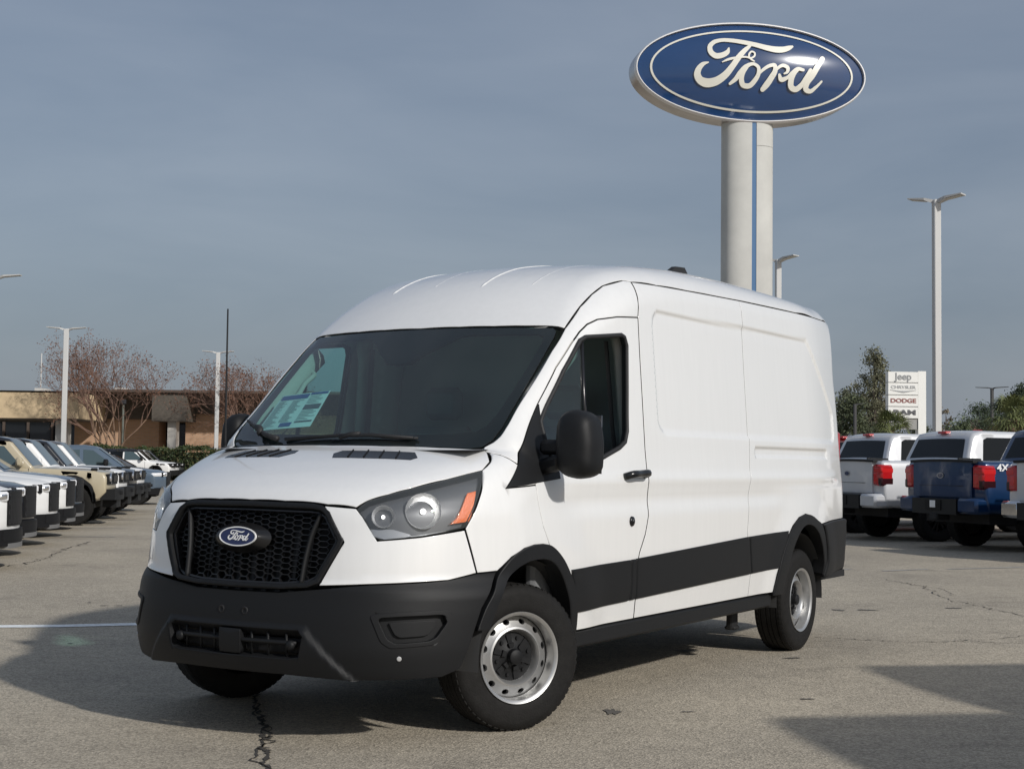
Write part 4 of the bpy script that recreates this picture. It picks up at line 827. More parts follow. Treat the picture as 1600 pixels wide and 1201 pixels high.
# ------------------------------------------------------------------ surroundings
def at(px, py, Y):
    """world point at depth Y on the line of sight of a photograph pixel (layout helper)"""
    a, b_ = (px - 800) / FOC, -(py - 600.5) / FOC; d = R2 * a + U2 * b_ + Fw; t = Y / d.y; return Vector((d.x * t, d.y * t, CAMH + d.z * t))
def text_obj(name, body, m, par, size, width, loc, rot, ext=.01, bold=0.):
    cu = bpy.data.curves.new('text', 'FONT'); cu.body = body; cu.size = size; cu.extrude = ext; cu.align_x = 'CENTER'; cu.align_y = 'CENTER'; cu.offset = bold
    o = bpy.data.objects.new('text', cu); COL.objects.link(o); bpy.context.view_layer.update()
    me = bpy.data.meshes.new_from_object(o.evaluated_get(bpy.context.evaluated_depsgraph_get())); bpy.data.objects.remove(o)
    xs = [v.co.x for v in me.vertices]; w = max(xs) - min(xs)
    for v in me.vertices: v.co.x *= width / w
    me.materials.clear(); me.materials.append(m); o = bpy.data.objects.new(name, me); COL.objects.link(o); o.parent = par; o.location = loc; o.rotation_euler = rot; return o
# --- oval sign on its pylon
M_SBLUE = mat('sign_blue', (.012, .048, .145), .14, coat=1.0, noise=(.6, .10)); M_CREAM = mat('sign_cream', (.74, .72, .63), .35, coat=.5); M_CONC = mat('pylon_panel', (.52, .52, .49), .55, noise=(1.2, .10)); M_STRIPE = mat('pylon_stripe', (.05, .145, .30), .45)
M_SCHROME = mat('sign_rim', (.80, .79, .78), .28, .30, noise=(2, .05))
sc_ = at(1172.5, 115.5, 35.0); SA = math.radians(8.8)
sign = thing('oval_sign', 'large blue oval script sign with polished rim on a tall grey pylon with blue stripe', 'sign', (sc_.x, sc_.y, 0), SA)
A_, B_ = 2.885, 1.222
def sp_(X, Y, h): return (X, -h, sc_.z + Y)
def dome(X, Y): return .32 * max(0., 1 - (X / (A_ * .968)) ** 2 - (Y / (B_ * .928)) ** 2)
T = np.linspace(0, 2 * math.pi, 96, endpoint=False); n = 96
def rimstrip(name, m, rows, cap=False):
    mb = MB(); V = [sp_(A_ * math.cos(t) * (1 - (1 - r) * B_ / A_), B_ * math.sin(t) * r, h) for r, h in rows for t in T]
    mb.add(V, [(i * n + k, i * n + (k + 1) % n, (i + 1) * n + (k + 1) % n, (i + 1) * n + k) for i in range(len(rows) - 1) for k in range(n)] + ([tuple(range(n))] if cap else [])); return mb.go(name, m, sign, sharp=35)
rimstrip('sign_case', mat('sign_case_metal', (.55, .52, .50), .28, 1.0, noise=(3, .12)), [(1.0, -.50), (1.003, -.2), (1.0, .03)], True)
rimstrip('sign_rim', M_SCHROME, [(1.0, .03), (.995, .09), (.984, .135), (.970, .150), (.955, .150), (.945, .08)])
mb = MB(); V = []; RR = [1, .95, .85, .72, .58, .44, .3, .15, .02]
for r in RR: V += [sp_(A_ * .974 * r * math.cos(t), B_ * .94 * r * math.sin(t), .085 + dome(A_ * .974 * r * math.cos(t), B_ * .94 * r * math.sin(t))) for t in T]
mb.add(V, [(i * n + k, i * n + (k + 1) % n, (i + 1) * n + (k + 1) % n, (i + 1) * n + k) for i in range(len(RR) - 1) for k in range(n)] + [tuple((len(RR) - 1) * n + k for k in range(n))]); mb.go('sign_face', M_SBLUE, sign, True)
plc = lambda X, Y, h: sp_(X, Y, .085 + dome(X, Y) + h)
oval('sign_border', M_CREAM, sign, A_ * .875, B_ * .815, 0, .02, plc, (A_ * .858, B_ * .778), 96)
script_mesh('sign_script', sign, M_CREAM, A_, plc, .035, .002)
pz = at(1169, 189, 35.0).z
def half(x0, x1, d0, d1, z0, z1, n=10):
    P = [(x0 + (x1 - x0) * i / n) for i in range(n + 1)]; hw = .63
    fr = [(x, -.34 * math.sqrt(max(0, 1 - (abs(x) / hw) ** 3.2)) + .22) for x in P]; bk_ = [(x, .34 * math.sqrt(max(0, 1 - (abs(x) / hw) ** 3.2)) + .26) for x in P[::-1]]
    return MB().prism(fr + bk_, z0, z1)
half(-.625, .012, 0, 0, 0, pz - .05).go('pylon_shell', M_CONC, sign, sharp=30); half(.125, .625, 0, 0, 0, pz - .62).go('pylon_shell', M_CONC, sign, sharp=30); half(.125, .622, 0, 0, pz - .61, pz - .05).go('pylon_shell', M_CONC, sign, sharp=30)
mb = MB(); mb.box(.0, .14, -.108, .5, 0, pz - .03); mb.go('pylon_stripe', M_STRIPE, sign)
mb = MB(); mb.box(-.48, .48, .10, .40, pz - .2, pz + .25); mb.go('pylon_neck', M_CONC, sign)
# --- tall lamp posts
M_POLE = mat('pole_paint', (.55, .55, .54), .5, noise=(.5, .03)); M_HEAD = mat('lamp_head', (.50, .50, .49), .5); M_LED = mat('led_lens', (.5, .5, .47), .4); M_DPOLE = mat('dark_pole', (.035, .035, .038), .5)
def lamp_post(pxt, pyt, Y, label, rz, w=.19, heads=(1, -1), hl=.62, dark=False, group='tall lamp posts of the car lot'):
    top = at(pxt, pyt, Y); m1 = M_DPOLE if dark else M_POLE; m2 = M_DPOLE if dark else M_HEAD
    o = thing('lamp_post', label, 'lamp post', (top.x, top.y, 0), rz, group); H = top.z
    mb = MB(); mb.box(-w / 2, w / 2, -w / 2, w / 2, .5, H - .05, .02); ca, sa = math.cos(.17 - rz), math.sin(.17 - rz); mb.V = [(x * ca - y * sa, x * sa + y * ca, z) for x, y, z in mb.V]; mb.go('pole', m1, o, sharp=40); mb = MB(); mb.lathe([(.0, .55), (.30, .55), (.32, .50), (.32, 0)], 20, 'z'); mb.go('concrete_base', mat('base_concrete', (.40, .39, .37), .8), o, sharp=40)
    for s in heads:
        mb = MB(); P = [(0, -.06, H - .10), (0, .06, H - .10), (0, .06, H - .0), (0, -.06, H - .0)]
        mb.add([(s * x, y, z) for x, y, z in [(w * .3, -.07, H - .16), (w * .3, .07, H - .16), (w * .3, .07, H - .05), (w * .3, -.07, H - .05), (w * .5 + .18, -.16, H - .06), (w * .5 + .18, .16, H - .06), (w * .5 + .18, .16, H), (w * .5 + .18, -.16, H), (w * .5 + hl, -.17, H + .005), (w * .5 + hl, .17, H + .005), (w * .5 + hl, .17, H + .035), (w * .5 + hl, -.17, H + .035)]],
               [(i + a, i + b, i + 4 + b, i + 4 + a) for i in (0, 4) for a, b in ((0, 1), (1, 2), (2, 3), (3, 0))] + [(3, 2, 1, 0), (8, 9, 10, 11)])
        hd = mb.go('lamp_head', m2, o); mb = MB(); mb.add([(s * x, y, z) for x, y, z in [(w * .5 + .2, -.13, H - .068), (w * .5 + .2, .13, H - .068), (w * .5 + hl - .05, .14, H - .008), (w * .5 + hl - .05, -.14, H - .008)]], [(0, 1, 2, 3)]); mb.go('led_lens', M_LED, hd)
    return o
lamp_post(1463, 309, 37.5, 'tall pale grey lamp post behind the blue and silver pickups', math.radians(-38), .185)
lamp_post(1216, 403, 48.5, 'pale lamp post close behind the oval sign pylon', math.radians(-45), .18)
lamp_post(104, 512, 72, 'white twin-armed lamp post among the parked pickups before the tree', math.radians(4), .24, hl=.82)
lamp_post(341, 549, 86, 'white twin-armed lamp post beside the van whip antenna', math.radians(4), .24, hl=.80)
lamp_post(-6, 430, 53, 'lamp post with one head reaching in over the parked pickups', math.radians(4), .2, hl=.78)
lamp_post(1550, 605, 120, 'dark twin-headed lamp post beyond the white pickup cab', math.radians(-30), .22, hl=1.2, dark=True, group='dark lamp posts beyond the lot')
lamp_post(1336, 630, 110, 'short dark lamp post beside the tall tree next to the van', math.radians(20), .2, hl=.7, heads=(1,), dark=True, group='dark lamp posts beyond the lot')
# --- brick office building
def brick():
    m = mat('brickwork', (.30, .16, .09), .85); nt = m.node_tree; b = nt.nodes['Principled BSDF']; t = nt.nodes.new('ShaderNodeTexCoord'); mpn = nt.nodes.new('ShaderNodeMapping'); mpn.inputs['Rotation'].default_value = (math.radians(90), 0, 0)
    br = nt.nodes.new('ShaderNodeTexBrick'); br.inputs['Color1'].default_value = (.60, .37, .23, 1); br.inputs['Color2'].default_value = (.52, .31, .19, 1); br.inputs['Mortar'].default_value = (.45, .36, .28, 1); br.inputs['Scale'].default_value = 1.; br.inputs['Brick Width'].default_value = .30; br.inputs['Row Height'].default_value = .10; br.inputs['Mortar Size'].default_value = .012
    nt.links.new(t.outputs['Object'], mpn.inputs[0]); nt.links.new(mpn.outputs[0], br.inputs['Vector']); nt.links.new(br.outputs['Color'], b.inputs['Base Color']); return m
M_BRICK = brick(); M_TAN = mat('tan_stucco', (.66, .51, .32), .85, noise=(1.5, .06)); M_FASC = mat('dark_shingle_fascia', (.11, .095, .078), .85, noise=(6, .25)); M_COLM = mat('white_column', (.62, .60, .56), .75, noise=(3, .08)); M_DGLASS = mat('dark_glazing', (.012, .014, .016), .08, spec=.6); M_CAP = mat('roof_cap', (.10, .075, .06), .7)
bo = at(120, 700, 95); bld = thing('brick_office', 'low brick office with dark fascia and tan canopy behind the hedge', 'building', (bo.x, 95, 0))
def bx_(name, m, px0, px1, py0, py1, Y0, Y1, z0=None, par=bld):
    p = at(px0, py0, Y0); q = at(px1, py1, Y0); zt = p.z; zb = q.z if z0 is None else z0; mb = MB(); mb.box(p.x - bo.x, q.x - bo.x, Y0 - 95, Y1 - 95, zb, zt); return mb.go(name, m, par)
bx_('canopy_fascia', M_TAN, -120, 122, 611, 654, 89, 95); bx_('canopy_cap', M_CAP, -122, 124, 608, 611.3, 88.9, 95.2)
bx_('canopy_soffit', M_FASC, -120, 122, 652.6, 654.6, 89.05, 96.9)
bx_('fascia', M_FASC, 122.5, 238, 613, 655, 95, 97); bx_('fascia', M_FASC, 238, 291, 613, 658, 92.5, 97.1); bx_('fascia', M_FASC, 291.3, 620, 614, 650, 95, 97.05); bx_('roof_cap', M_CAP, 122, 620, 611.2, 613.2, 92.3, 130)
bx_('brick_wall', M_BRICK, 117, 247.5, 651, 700, 95.4, 98, 0); bx_('brick_wall', M_BRICK, 290.5, 620, 646, 700, 95.4, 98.02, 0)
bx_('glazing', M_DGLASS, -120, 118, 655, 700, 98.2, 99, 0); bx_('glazing', M_DGLASS, 246, 292, 655, 700, 97.4, 98.5, 0)
for k in range(6): bx_('mullion', M_CAP, -110 + 38 * k, -108 + 38 * k, 655, 700, 98.05, 98.25, 0)
for a, b_ in ((87, 103), (-40, -24)): bx_('column', M_COLM, a, b_, 654.6, 698, 90.2, 91.2, 0)
bx_('column', M_COLM, 262, 274.5, 658.3, 698, 93, 93.9, 0)
for k, px in enumerate((185, 60)): bx_('roof_unit', M_COLM, px - 6, px + 6, 605 + k, 612, 105, 107)
mb = MB(); p = at(65, 552, 100); mb.tube([(p.x - bo.x, 5, 6.0), (p.x - bo.x, 5, p.z)], .05, 6); mb.go('roof_mast', M_POLE, bld)
# --- hedge
def leaf_cloud(pts, size, r, up=.35, n=4, jitter=.5):
    """leaf faces at pts; size scalar"""
    N = len(pts); d = r.normal(size=(N, 3)); d /= np.linalg.norm(d, axis=1, keepdims=True); e = r.normal(size=(N, 3)); e -= d * (e * d).sum(1, keepdims=True); e /= np.linalg.norm(e, axis=1, keepdims=True)
    s = size * (1 + jitter * r.uniform(-1, 1, (N, 1))); w = s * .45
    V = np.stack([pts - d * s, pts + e * w, pts + d * s, pts - e * w], 1).reshape(-1, 3); F = np.arange(4 * N).reshape(N, 4); return V, F
M_LEAFD = mat('hedge_leaf', (.040, .065, .020), .6, noise=(.9, .5)); M_LEAFB = mat('hedge_leaf_brown', (.085, .075, .025), .6, noise=(.9, .5))
ha = at(-60, 700, 86); hb_ = at(620, 700, 86); hd = thing('clipped_hedge', 'long dark green clipped hedge in front of the brick office', 'hedge', ((ha.x + hb_.x) / 2, 86, 0))
r = np.random.RandomState(3); L_ = hb_.x - ha.x; N = 26000; X = r.uniform(-L_ / 2, L_ / 2, N); top = 1.80 + .12 * np.sin(X * 1.7) * np.sin(X * .63 + 1) + .05 * np.sin(X * 5); yz = r.uniform(0, 1, (N, 2)); face = r.uniform(0, 1, N) < .45
Yy = np.where(face, -.85 + r.normal(0, .08, N), (yz[:, 0] - .5) * 1.7); Zz = np.where(face, yz[:, 1] ** .7 * top, top + r.normal(0, .06, N)); V, F = leaf_cloud(np.stack([X, Yy, Zz], 1), .075, r); mk('foliage', V, F, [M_LEAFD, M_LEAFB], hd, mi=(r.uniform(0, 1, N) < .25).astype(int))
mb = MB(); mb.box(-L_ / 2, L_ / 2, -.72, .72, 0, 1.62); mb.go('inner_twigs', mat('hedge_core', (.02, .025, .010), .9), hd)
# --- trees
M_BARK = mat('myrtle_bark', (.26, .17, .115), .85, noise=(3, .2)); M_TWIG = mat('myrtle_twig', (.19, .115, .085), .85); M_SEED = mat('seed_cluster', (.17, .085, .055), .85); M_DBARK = mat('dark_bark', (.075, .06, .05), .9)
def myrtle(px, py, Y, H, spread, seed, label, nt=6):
    r = np.random.RandomState(seed); p = at(px, py, Y); o = thing('crape_myrtle', label, 'tree', (p.x, Y, 0), 0, 'bare trees in front of the brick office'); tr = MB(); tw = MB(); seeds = []
    def grow(P, D, L, rad, lev):
        n = 4; pts = [P]; d = D
        for k in range(n):
            d = d + r.normal(0, .10, 3); d[2] += .03; d /= np.linalg.norm(d); pts.append(pts[-1] + d * L / n)
        (tr if lev < 2 else tw).tube(pts, np.linspace(rad, rad * .62, n + 1), 5 if lev < 2 else 3, False)
        if lev == 5:
            seeds.append(pts[-1]); return
        for c in range(3):
            a = r.uniform(.28, .72); ph = r.uniform(0, 2 * math.pi); s1 = np.cross(d, [0, 0, 1.]); s1 /= np.linalg.norm(s1) + 1e-6; s2 = np.cross(s1, d)
            nd = d * math.cos(a) + (s1 * math.cos(ph) + s2 * math.sin(ph)) * math.sin(a); nd[2] += .10; nd /= np.linalg.norm(nd); start = pts[-1] if c < 2 else pts[-2]
            grow(start, nd, L * r.uniform(.66, .84), rad * .60, lev + 1)
    for k in range(nt):
        a = 2 * math.pi * k / nt + r.uniform(-.3, .3); d = np.array([math.cos(a) * spread, math.sin(a) * spread, 1.]); d /= np.linalg.norm(d); grow(np.array([.15 * math.cos(a), .15 * math.sin(a), 0]), d, H * .38, .085, 0)
    tr.go('trunk', M_BARK, o, True); tw.go('branches', M_TWIG, o); S = np.array(seeds); S = np.concatenate([S + r.normal(0, .17, S.shape) for _ in range(5)]); V, F = leaf_cloud(S, .055, r); mk('seed_clusters', V, F, M_SEED, o); return o
myrtle(163, 700, 88, 6.6, .36, 11, 'bare spreading tree with reddish seed heads beside the white twin-armed post', 5)
myrtle(392, 700, 88.5, 6.0, .40, 23, 'bare reddish tree behind the van windscreen pillar', 5)
def leafy(px, py, Y, H, rx, seed, label, colr, n=5000, leaf=.22, lo=.2, group='trees beyond the car lot', shape=1.0, clumps=26):
    r = np.random.RandomState(seed); p = at(px, py, Y); o = thing('leafy_tree', label, 'tree', (p.x, Y, 0), 0, group); mb = MB(); mb.tube([(0, 0, 0), (r.normal(0, .1), 0, H * .4), (r.normal(0, .2), 0, H * .92)], [H * .026, H * .018, H * .004], 7); C = []
    for k in range(clumps):
        t = r.uniform(lo, 1) ** .8; a = r.uniform(0, 2 * math.pi); rad = rx * (math.sin(math.pi * min(1, (t - lo) / (1 - lo) * .82 + .18)) ** shape) * r.uniform(.25, 1); c = np.array([rad * math.cos(a), rad * math.sin(a), t * H]); C.append(c); mb.tube([(0, 0, c[2] * .75), tuple(c * [.5, .5, .9]), tuple(c)], [.05 * H / 8, .03 * H / 8, .01], 4, False)
    mb.go('trunk', M_DBARK, o, True); C = np.array(C); i = r.randint(0, clumps, n); P = C[i] + r.normal(0, 1, (n, 3)) * np.array([.20, .20, .15]) * rx * r.uniform(.5, 1.1, (clumps, 1))[i]; V, F = leaf_cloud(P, leaf, r)
    ms = [mat('leaf_' + str(seed) + '_' + str(q), tuple(c * f_ * 1.7 for c in colr), .7) for q, f_ in enumerate((.65, 1., 1.35))]; mk('crown', V, F, ms, o, mi=r.randint(0, 3, n)); return o
leafy(1366, 690, 125, 11.0, 2.1, 41, 'tall thin-leaved tree behind the white brand pylon', (.085, .085, .050), 9500, .095, .25, shape=.7, clumps=60)
leafy(1335, 690, 120, 6.6, 2.6, 42, 'dark bushy tree beside the rear edge of the van', (.045, .055, .028), 7980, .12, .1)
leafy(1384, 690, 140, 7.6, 3.0, 49, 'brownish bushy tree between the tall tree and the brand pylon', (.070, .060, .035), 7980, .12, .1)
leafy(1322, 690, 135, 8.2, 2.2, 51, 'slim dark tree rising beside the van roof edge', (.055, .060, .035), 5700, .12, .1)
leafy(1500, 690, 150, 5.6, 3.2, 43, 'low round green tree behind the white pickup cab', (.050, .065, .030), 6840, .12, .05)
leafy(1532, 690, 170, 8.2, 4.2, 44, 'broad dark pine beyond the dark lamp post', (.035, .050, .026), 7980, .12, .3, shape=.6)
leafy(1478, 690, 160, 7.4, 1.6, 45, 'thin bare-looking tree beside the tall grey post', (.11, .09, .06), 700, .16, .1)
leafy(1612, 690, 130, 8.6, 3.0, 46, 'dark tall pine at the end of the lot behind the palm', (.030, .042, .022), 9880, .12, .3, shape=.6)
leafy(1575, 690, 155, 7.0, 3.6, 48, 'dark pine behind the larger palm and the dark post', (.035, .048, .025), 7980, .12, .15, shape=.7)
leafy(1436, 690, 165, 5.4, 3.2, 50, 'low dark shrubby tree behind the brand pylon foot', (.045, .055, .028), 5700, .12, .05)
# --- palms
def palm(px, py, Y, H, fr, seed, label):
    r = np.random.RandomState(seed); p = at(px, py, Y); o = thing('palm_tree', label, 'palm tree', (p.x, Y, 0), 0, 'cabbage palms beyond the pickups'); mb = MB(); mb.lathe([(.28, 0), (.22, .6), (.20, H * .6), (.26, H * .9), (.15, H)], 12, 'z'); mb.go('trunk', mat('palm_trunk', (.16, .115, .075), .9, noise=(6, .3)), o, True)
    g1 = MB(); g2 = MB()
    for k in range(62):
        a = r.uniform(0, 2 * math.pi); el = r.uniform(-.75, 1.25); dead = el < -.30; d = np.array([math.cos(a) * math.cos(el), math.sin(a) * math.cos(el), math.sin(el)]); base = np.array([0, 0, H - .1]); st = base + d * fr * .48; sd = np.cross(d, [0, 0, 1.]); sd /= np.linalg.norm(sd) + 1e-6; upv = np.cross(sd, d); g = g2 if dead else g1; g.tube([base, st], [.025, .015], 3, False)
        for q in range(13):
            b_ = (q - 6) / 6 * 1.25; dd = d * math.cos(b_) + sd * math.sin(b_) + upv * r.normal(0, .12); L = fr * .55 * (1 - .25 * abs(b_)); tip = st + dd * L + np.array([0, 0, -.22 * L * (1 + abs(b_))]); mid = st + dd * L * .6; w = np.cross(dd, upv); w /= np.linalg.norm(w) + 1e-6; w *= .035
            g.add([st, mid + w, tip, mid - w], [(0, 1, 2, 3)])
    g1.go('fronds', mat('palm_frond', (.13, .15, .055), .6, noise=(1, .35)), o); g2.go('dead_fronds', mat('palm_dead', (.24, .17, .085), .8, noise=(1, .3)), o); return o
palm(1392, 690, 78, 3.2, 1.5, 5, 'short fan palm in front of the white brand pylon'); palm(1583, 690, 62, 3.35, 1.5, 6, 'fan palm standing behind the white cab of the blue pickup')
palm(1616, 690, 66, 3.6, 1.6, 7, 'fan palm at the far end of the pickups')
# --- brand pylon
M_PYW = mat('pylon_white', (.80, .80, .77), .45, noise=(1, .03)); M_PYG = mat('pylon_letter_grey', (.27, .28, .29), .5); M_PYR = mat('pylon_letter_red', (.26, .10, .09), .5); M_PYB = mat('pylon_letter_black', (.10, .10, .11), .5); M_PYS = mat('pylon_wing', (.35, .36, .37), .4)
pa = at(1388, 580, 92); pb = at(1449.5, 672, 92); PW = pb.x - pa.x; pc = at(1436, 580, 92).x - pa.x
pyl = thing('brand_pylon', 'white upright dealership pylon with four stacked brand panels behind a palm', 'sign', (pa.x, 92, 0), math.radians(6))
mb = MB(); mb.box(pc + .02, PW, .02, .52, 0, pa.z + .05); mb.go('pylon_post', M_PYW, pyl); mb = MB(); mb.box(.02, pc, .10, .45, pb.z + .05, pa.z - .05); mb.go('pylon_core', mat('pylon_core', (.30, .30, .29), .6), pyl)
hs = [at(1400, y, 92).z for y in (580, 597.5, 616.8, 635, 653.5)]
for k in range(4): mb = MB(); mb.box(0, pc, 0, .5, hs[k + 1] + .03, hs[k] - .015); mb.go('brand_panel', M_PYW, pyl)
ctr = pc / 2; RX = (math.radians(90), 0, 0); zc = [(hs[k] + hs[k + 1]) / 2 for k in range(4)]
text_obj('brand_lettering', 'Jeep', M_PYG, pyl, .62, 1.12, (ctr, -.012, zc[0] + .02), RX, .01, .012); text_obj('brand_lettering', 'CHRYSLER', M_PYS, pyl, .26, 1.62, (ctr, -.012, zc[1] + .10), RX, .01, .004); text_obj('brand_lettering', 'DODGE', M_PYR, pyl, .36, 1.66, (ctr, -.012, zc[2]), RX, .01, .012); text_obj('brand_lettering', 'RAM', M_PYB, pyl, .42, 1.45, (ctr + .08, -.012, zc[3]), RX, .01, .02)
mb = MB(); n = 16; up_ = [(ctr + x, zc[1] - .13 + .07 * abs(x / .85) ** 1.5) for x in np.linspace(-.85, .85, n)]; lo_ = [(ctr + x, zc[1] - .13 - .12 * (1 - abs(x / .85)) + .05 * abs(x / .85)) for x in np.linspace(.85, -.85, n)]; mb.prism(up_ + lo_, 0, .02, lambda a, b_, h: (a, -.004 - h, b_)); mb.go('brand_wing', M_PYS, pyl)
# --- low shops far behind, small lamp, path lamp
q = at(1518, 655, 180); q2 = at(1566, 690, 180); sh = thing('distant_shop', 'small red brick shop far behind the dark lamp post', 'building', ((q.x + q2.x) / 2, 180, 0)); w = (q2.x - q.x) / 2
mb = MB(); mb.box(-w, w, 0, 6, 0, q.z - .9); mb.go('wall', M_BRICK, sh); mb = MB(); mb.add([(-w - .3, -.3, q.z - .9), (w + .3, -.3, q.z - .9), (w + .3, 6.3, q.z - .9), (-w - .3, 6.3, q.z - .9), (-w + .8, 3, q.z + .1), (w - .8, 3, q.z + .1)], [(0, 1, 5, 4), (2, 3, 4, 5), (0, 4, 3), (1, 2, 5)]); mb.go('roof', M_CAP, sh)
for k in (-.55, .1, .6): mb = MB(); mb.box(w * k - .4, w * k + .4, -.05, .1, .9, 2.4); mb.go('window', M_DGLASS, sh)
p = at(193, 624, 92); o = thing('path_lamp', 'slim path lamp before the brick wall beside the bare tree', 'lamp post', (p.x, 92, 0)); mb = MB(); mb.tube([(0, 0, 0), (0, 0, p.z - .3)], .07, 8); mb.go('pole', mat('path_pole', (.12, .13, .11), .6), o, True); mb = MB(); mb.box(-.16, .16, -.16, .16, p.z - .3, p.z, .04); mb.go('lantern', M_DPOLE, o)
p = at(1496, 655, 175); o = thing('banner_sign', 'narrow dark red banner sign on a post in front of the low trees', 'sign', (at(1498, 655, 140).x, 140, 0)); mb = MB(); mb.tube([(0, 0, 0), (0, 0, 4.6)], .06, 6); mb.go('post', M_DPOLE, o)
o.location.x = at(1527, 655, 140).x; mb = MB(); mb.box(-.45, .45, -.1, .1, 2.9, 4.9); mb.go('banner', mat('banner_red', (.20, .02, .03), .6), o)
# ------------------------------------------------------------------ other vehicles (local: x forward from the rear face, y left, z up)
M_TINT = mat('tinted_window', (.008, .010, .012), .06, spec=.25); M_PANE = mat('clear_window', (.06, .09, .10), .05, spec=.7); M_LAMPW = mat('lamp_white', (.75, .76, .78), .12, coat=1.); M_DRL = mat('lamp_clear', (.82, .82, .80), .2); M_GRILL = mat('grille_black', (.010, .010, .011), .55, spec=.2); M_ARIM = mat('dark_alloy', (.03, .03, .032), .35, .7); M_SRIM = mat('bright_alloy', (.45, .45, .45), .3, .8)
PAINT = dict(white=car_paint('paint_white', (.80, .80, .79), .5, coat=.15), silver=car_paint('paint_silver', (.60, .61, .63), .35, .1), blue=car_paint('paint_blue', (.004, .032, .105), .3, .3), red=car_paint('paint_red', (.40, .012, .014)), black=car_paint('paint_black', (.010, .011, .014), .25), tan=car_paint('paint_tan', (.46, .40, .28)), slate=car_paint('paint_slate', (.10, .14, .19), .3, .2), navy=car_paint('paint_navy', (.015, .025, .045), .3), grey=car_paint('paint_grey', (.11, .115, .125), .3, .3))
def arch(cx, r, z0, n=9): return [(cx - math.cos(t) * r * -1, z0 + math.sin(t) * r) for t in np.linspace(0, math.pi, n)]
def simple_wheel(par, loc, side, R=.40, w=.27, rim=None, spokes=6):
    o = bpy.data.objects.new('wheel', None); COL.objects.link(o); o.parent = par; o.location = loc; h = w / 2; y = lambda a: a * side; rr_ = R * .60
    mb = MB(); mb.lathe([(rr_, y(-h * .8)), (R * .75, y(-h)), (R * .93, y(-h * .95)), (R, y(-h * .72)), (R, y(h * .72)), (R * .93, y(h * .95)), (R * .75, y(h)), (rr_, y(h * .85))], 40)
    for k in range(34):
        t = 2 * math.pi * k / 34; t2 = t + .11
        for q in (-1, 1): mb.add([(r_ * math.cos(tt), y(a * h * q), r_ * math.sin(tt)) for tt in (t, t2) for r_, a in ((R + .008, .25), (R + .008, .74), (R * .94, .97))], [(0, 1, 4, 3), (1, 2, 5, 4), (0, 2, 1), (3, 4, 5)])
    mb.go('tyre', M_TYRE, o, sharp=35); m = rim or M_ARIM; mb = MB(); mb.lathe([(rr_ * 1.02, y(h * .88)), (rr_ * .96, y(h * .9)), (rr_ * .92, y(h * .5)), (rr_ * .9, y(-h * .5))], 32); mb.lathe([(0, y(h * .55)), (.06, y(h * .55)), (.08, y(h * .4))], 16)
    for k in range(spokes):
        t = 2 * math.pi * k / spokes + .2; c, s_ = math.cos(t), math.sin(t)
        for off in (-.045, .045): mb.add([(a * c - b_ * s_, y(yy), a * s_ + b_ * c) for yy in (h * .62, h * .35) for a, b_ in ((.05, off * .3 - .018), (rr_ * .95, off - .022), (rr_ * .95, off + .022), (.05, off * .3 + .018))], [(0, 1, 2, 3), (0, 1, 5, 4), (1, 2, 6, 5), (2, 3, 7, 6), (3, 0, 4, 7)])
    mb.go('rim', m, o); mb = MB(); mb.lathe([(0, y(-.02)), (rr_ * .95, y(-.02))], 20); mb.go('brake_disc', M_MATTE, o); return o
def lift(Wb, Wt, zb, zt): return lambda x, z: Wb + (Wt - Wb) * min(1, max(0, (z - zb) / (zt - zb)))
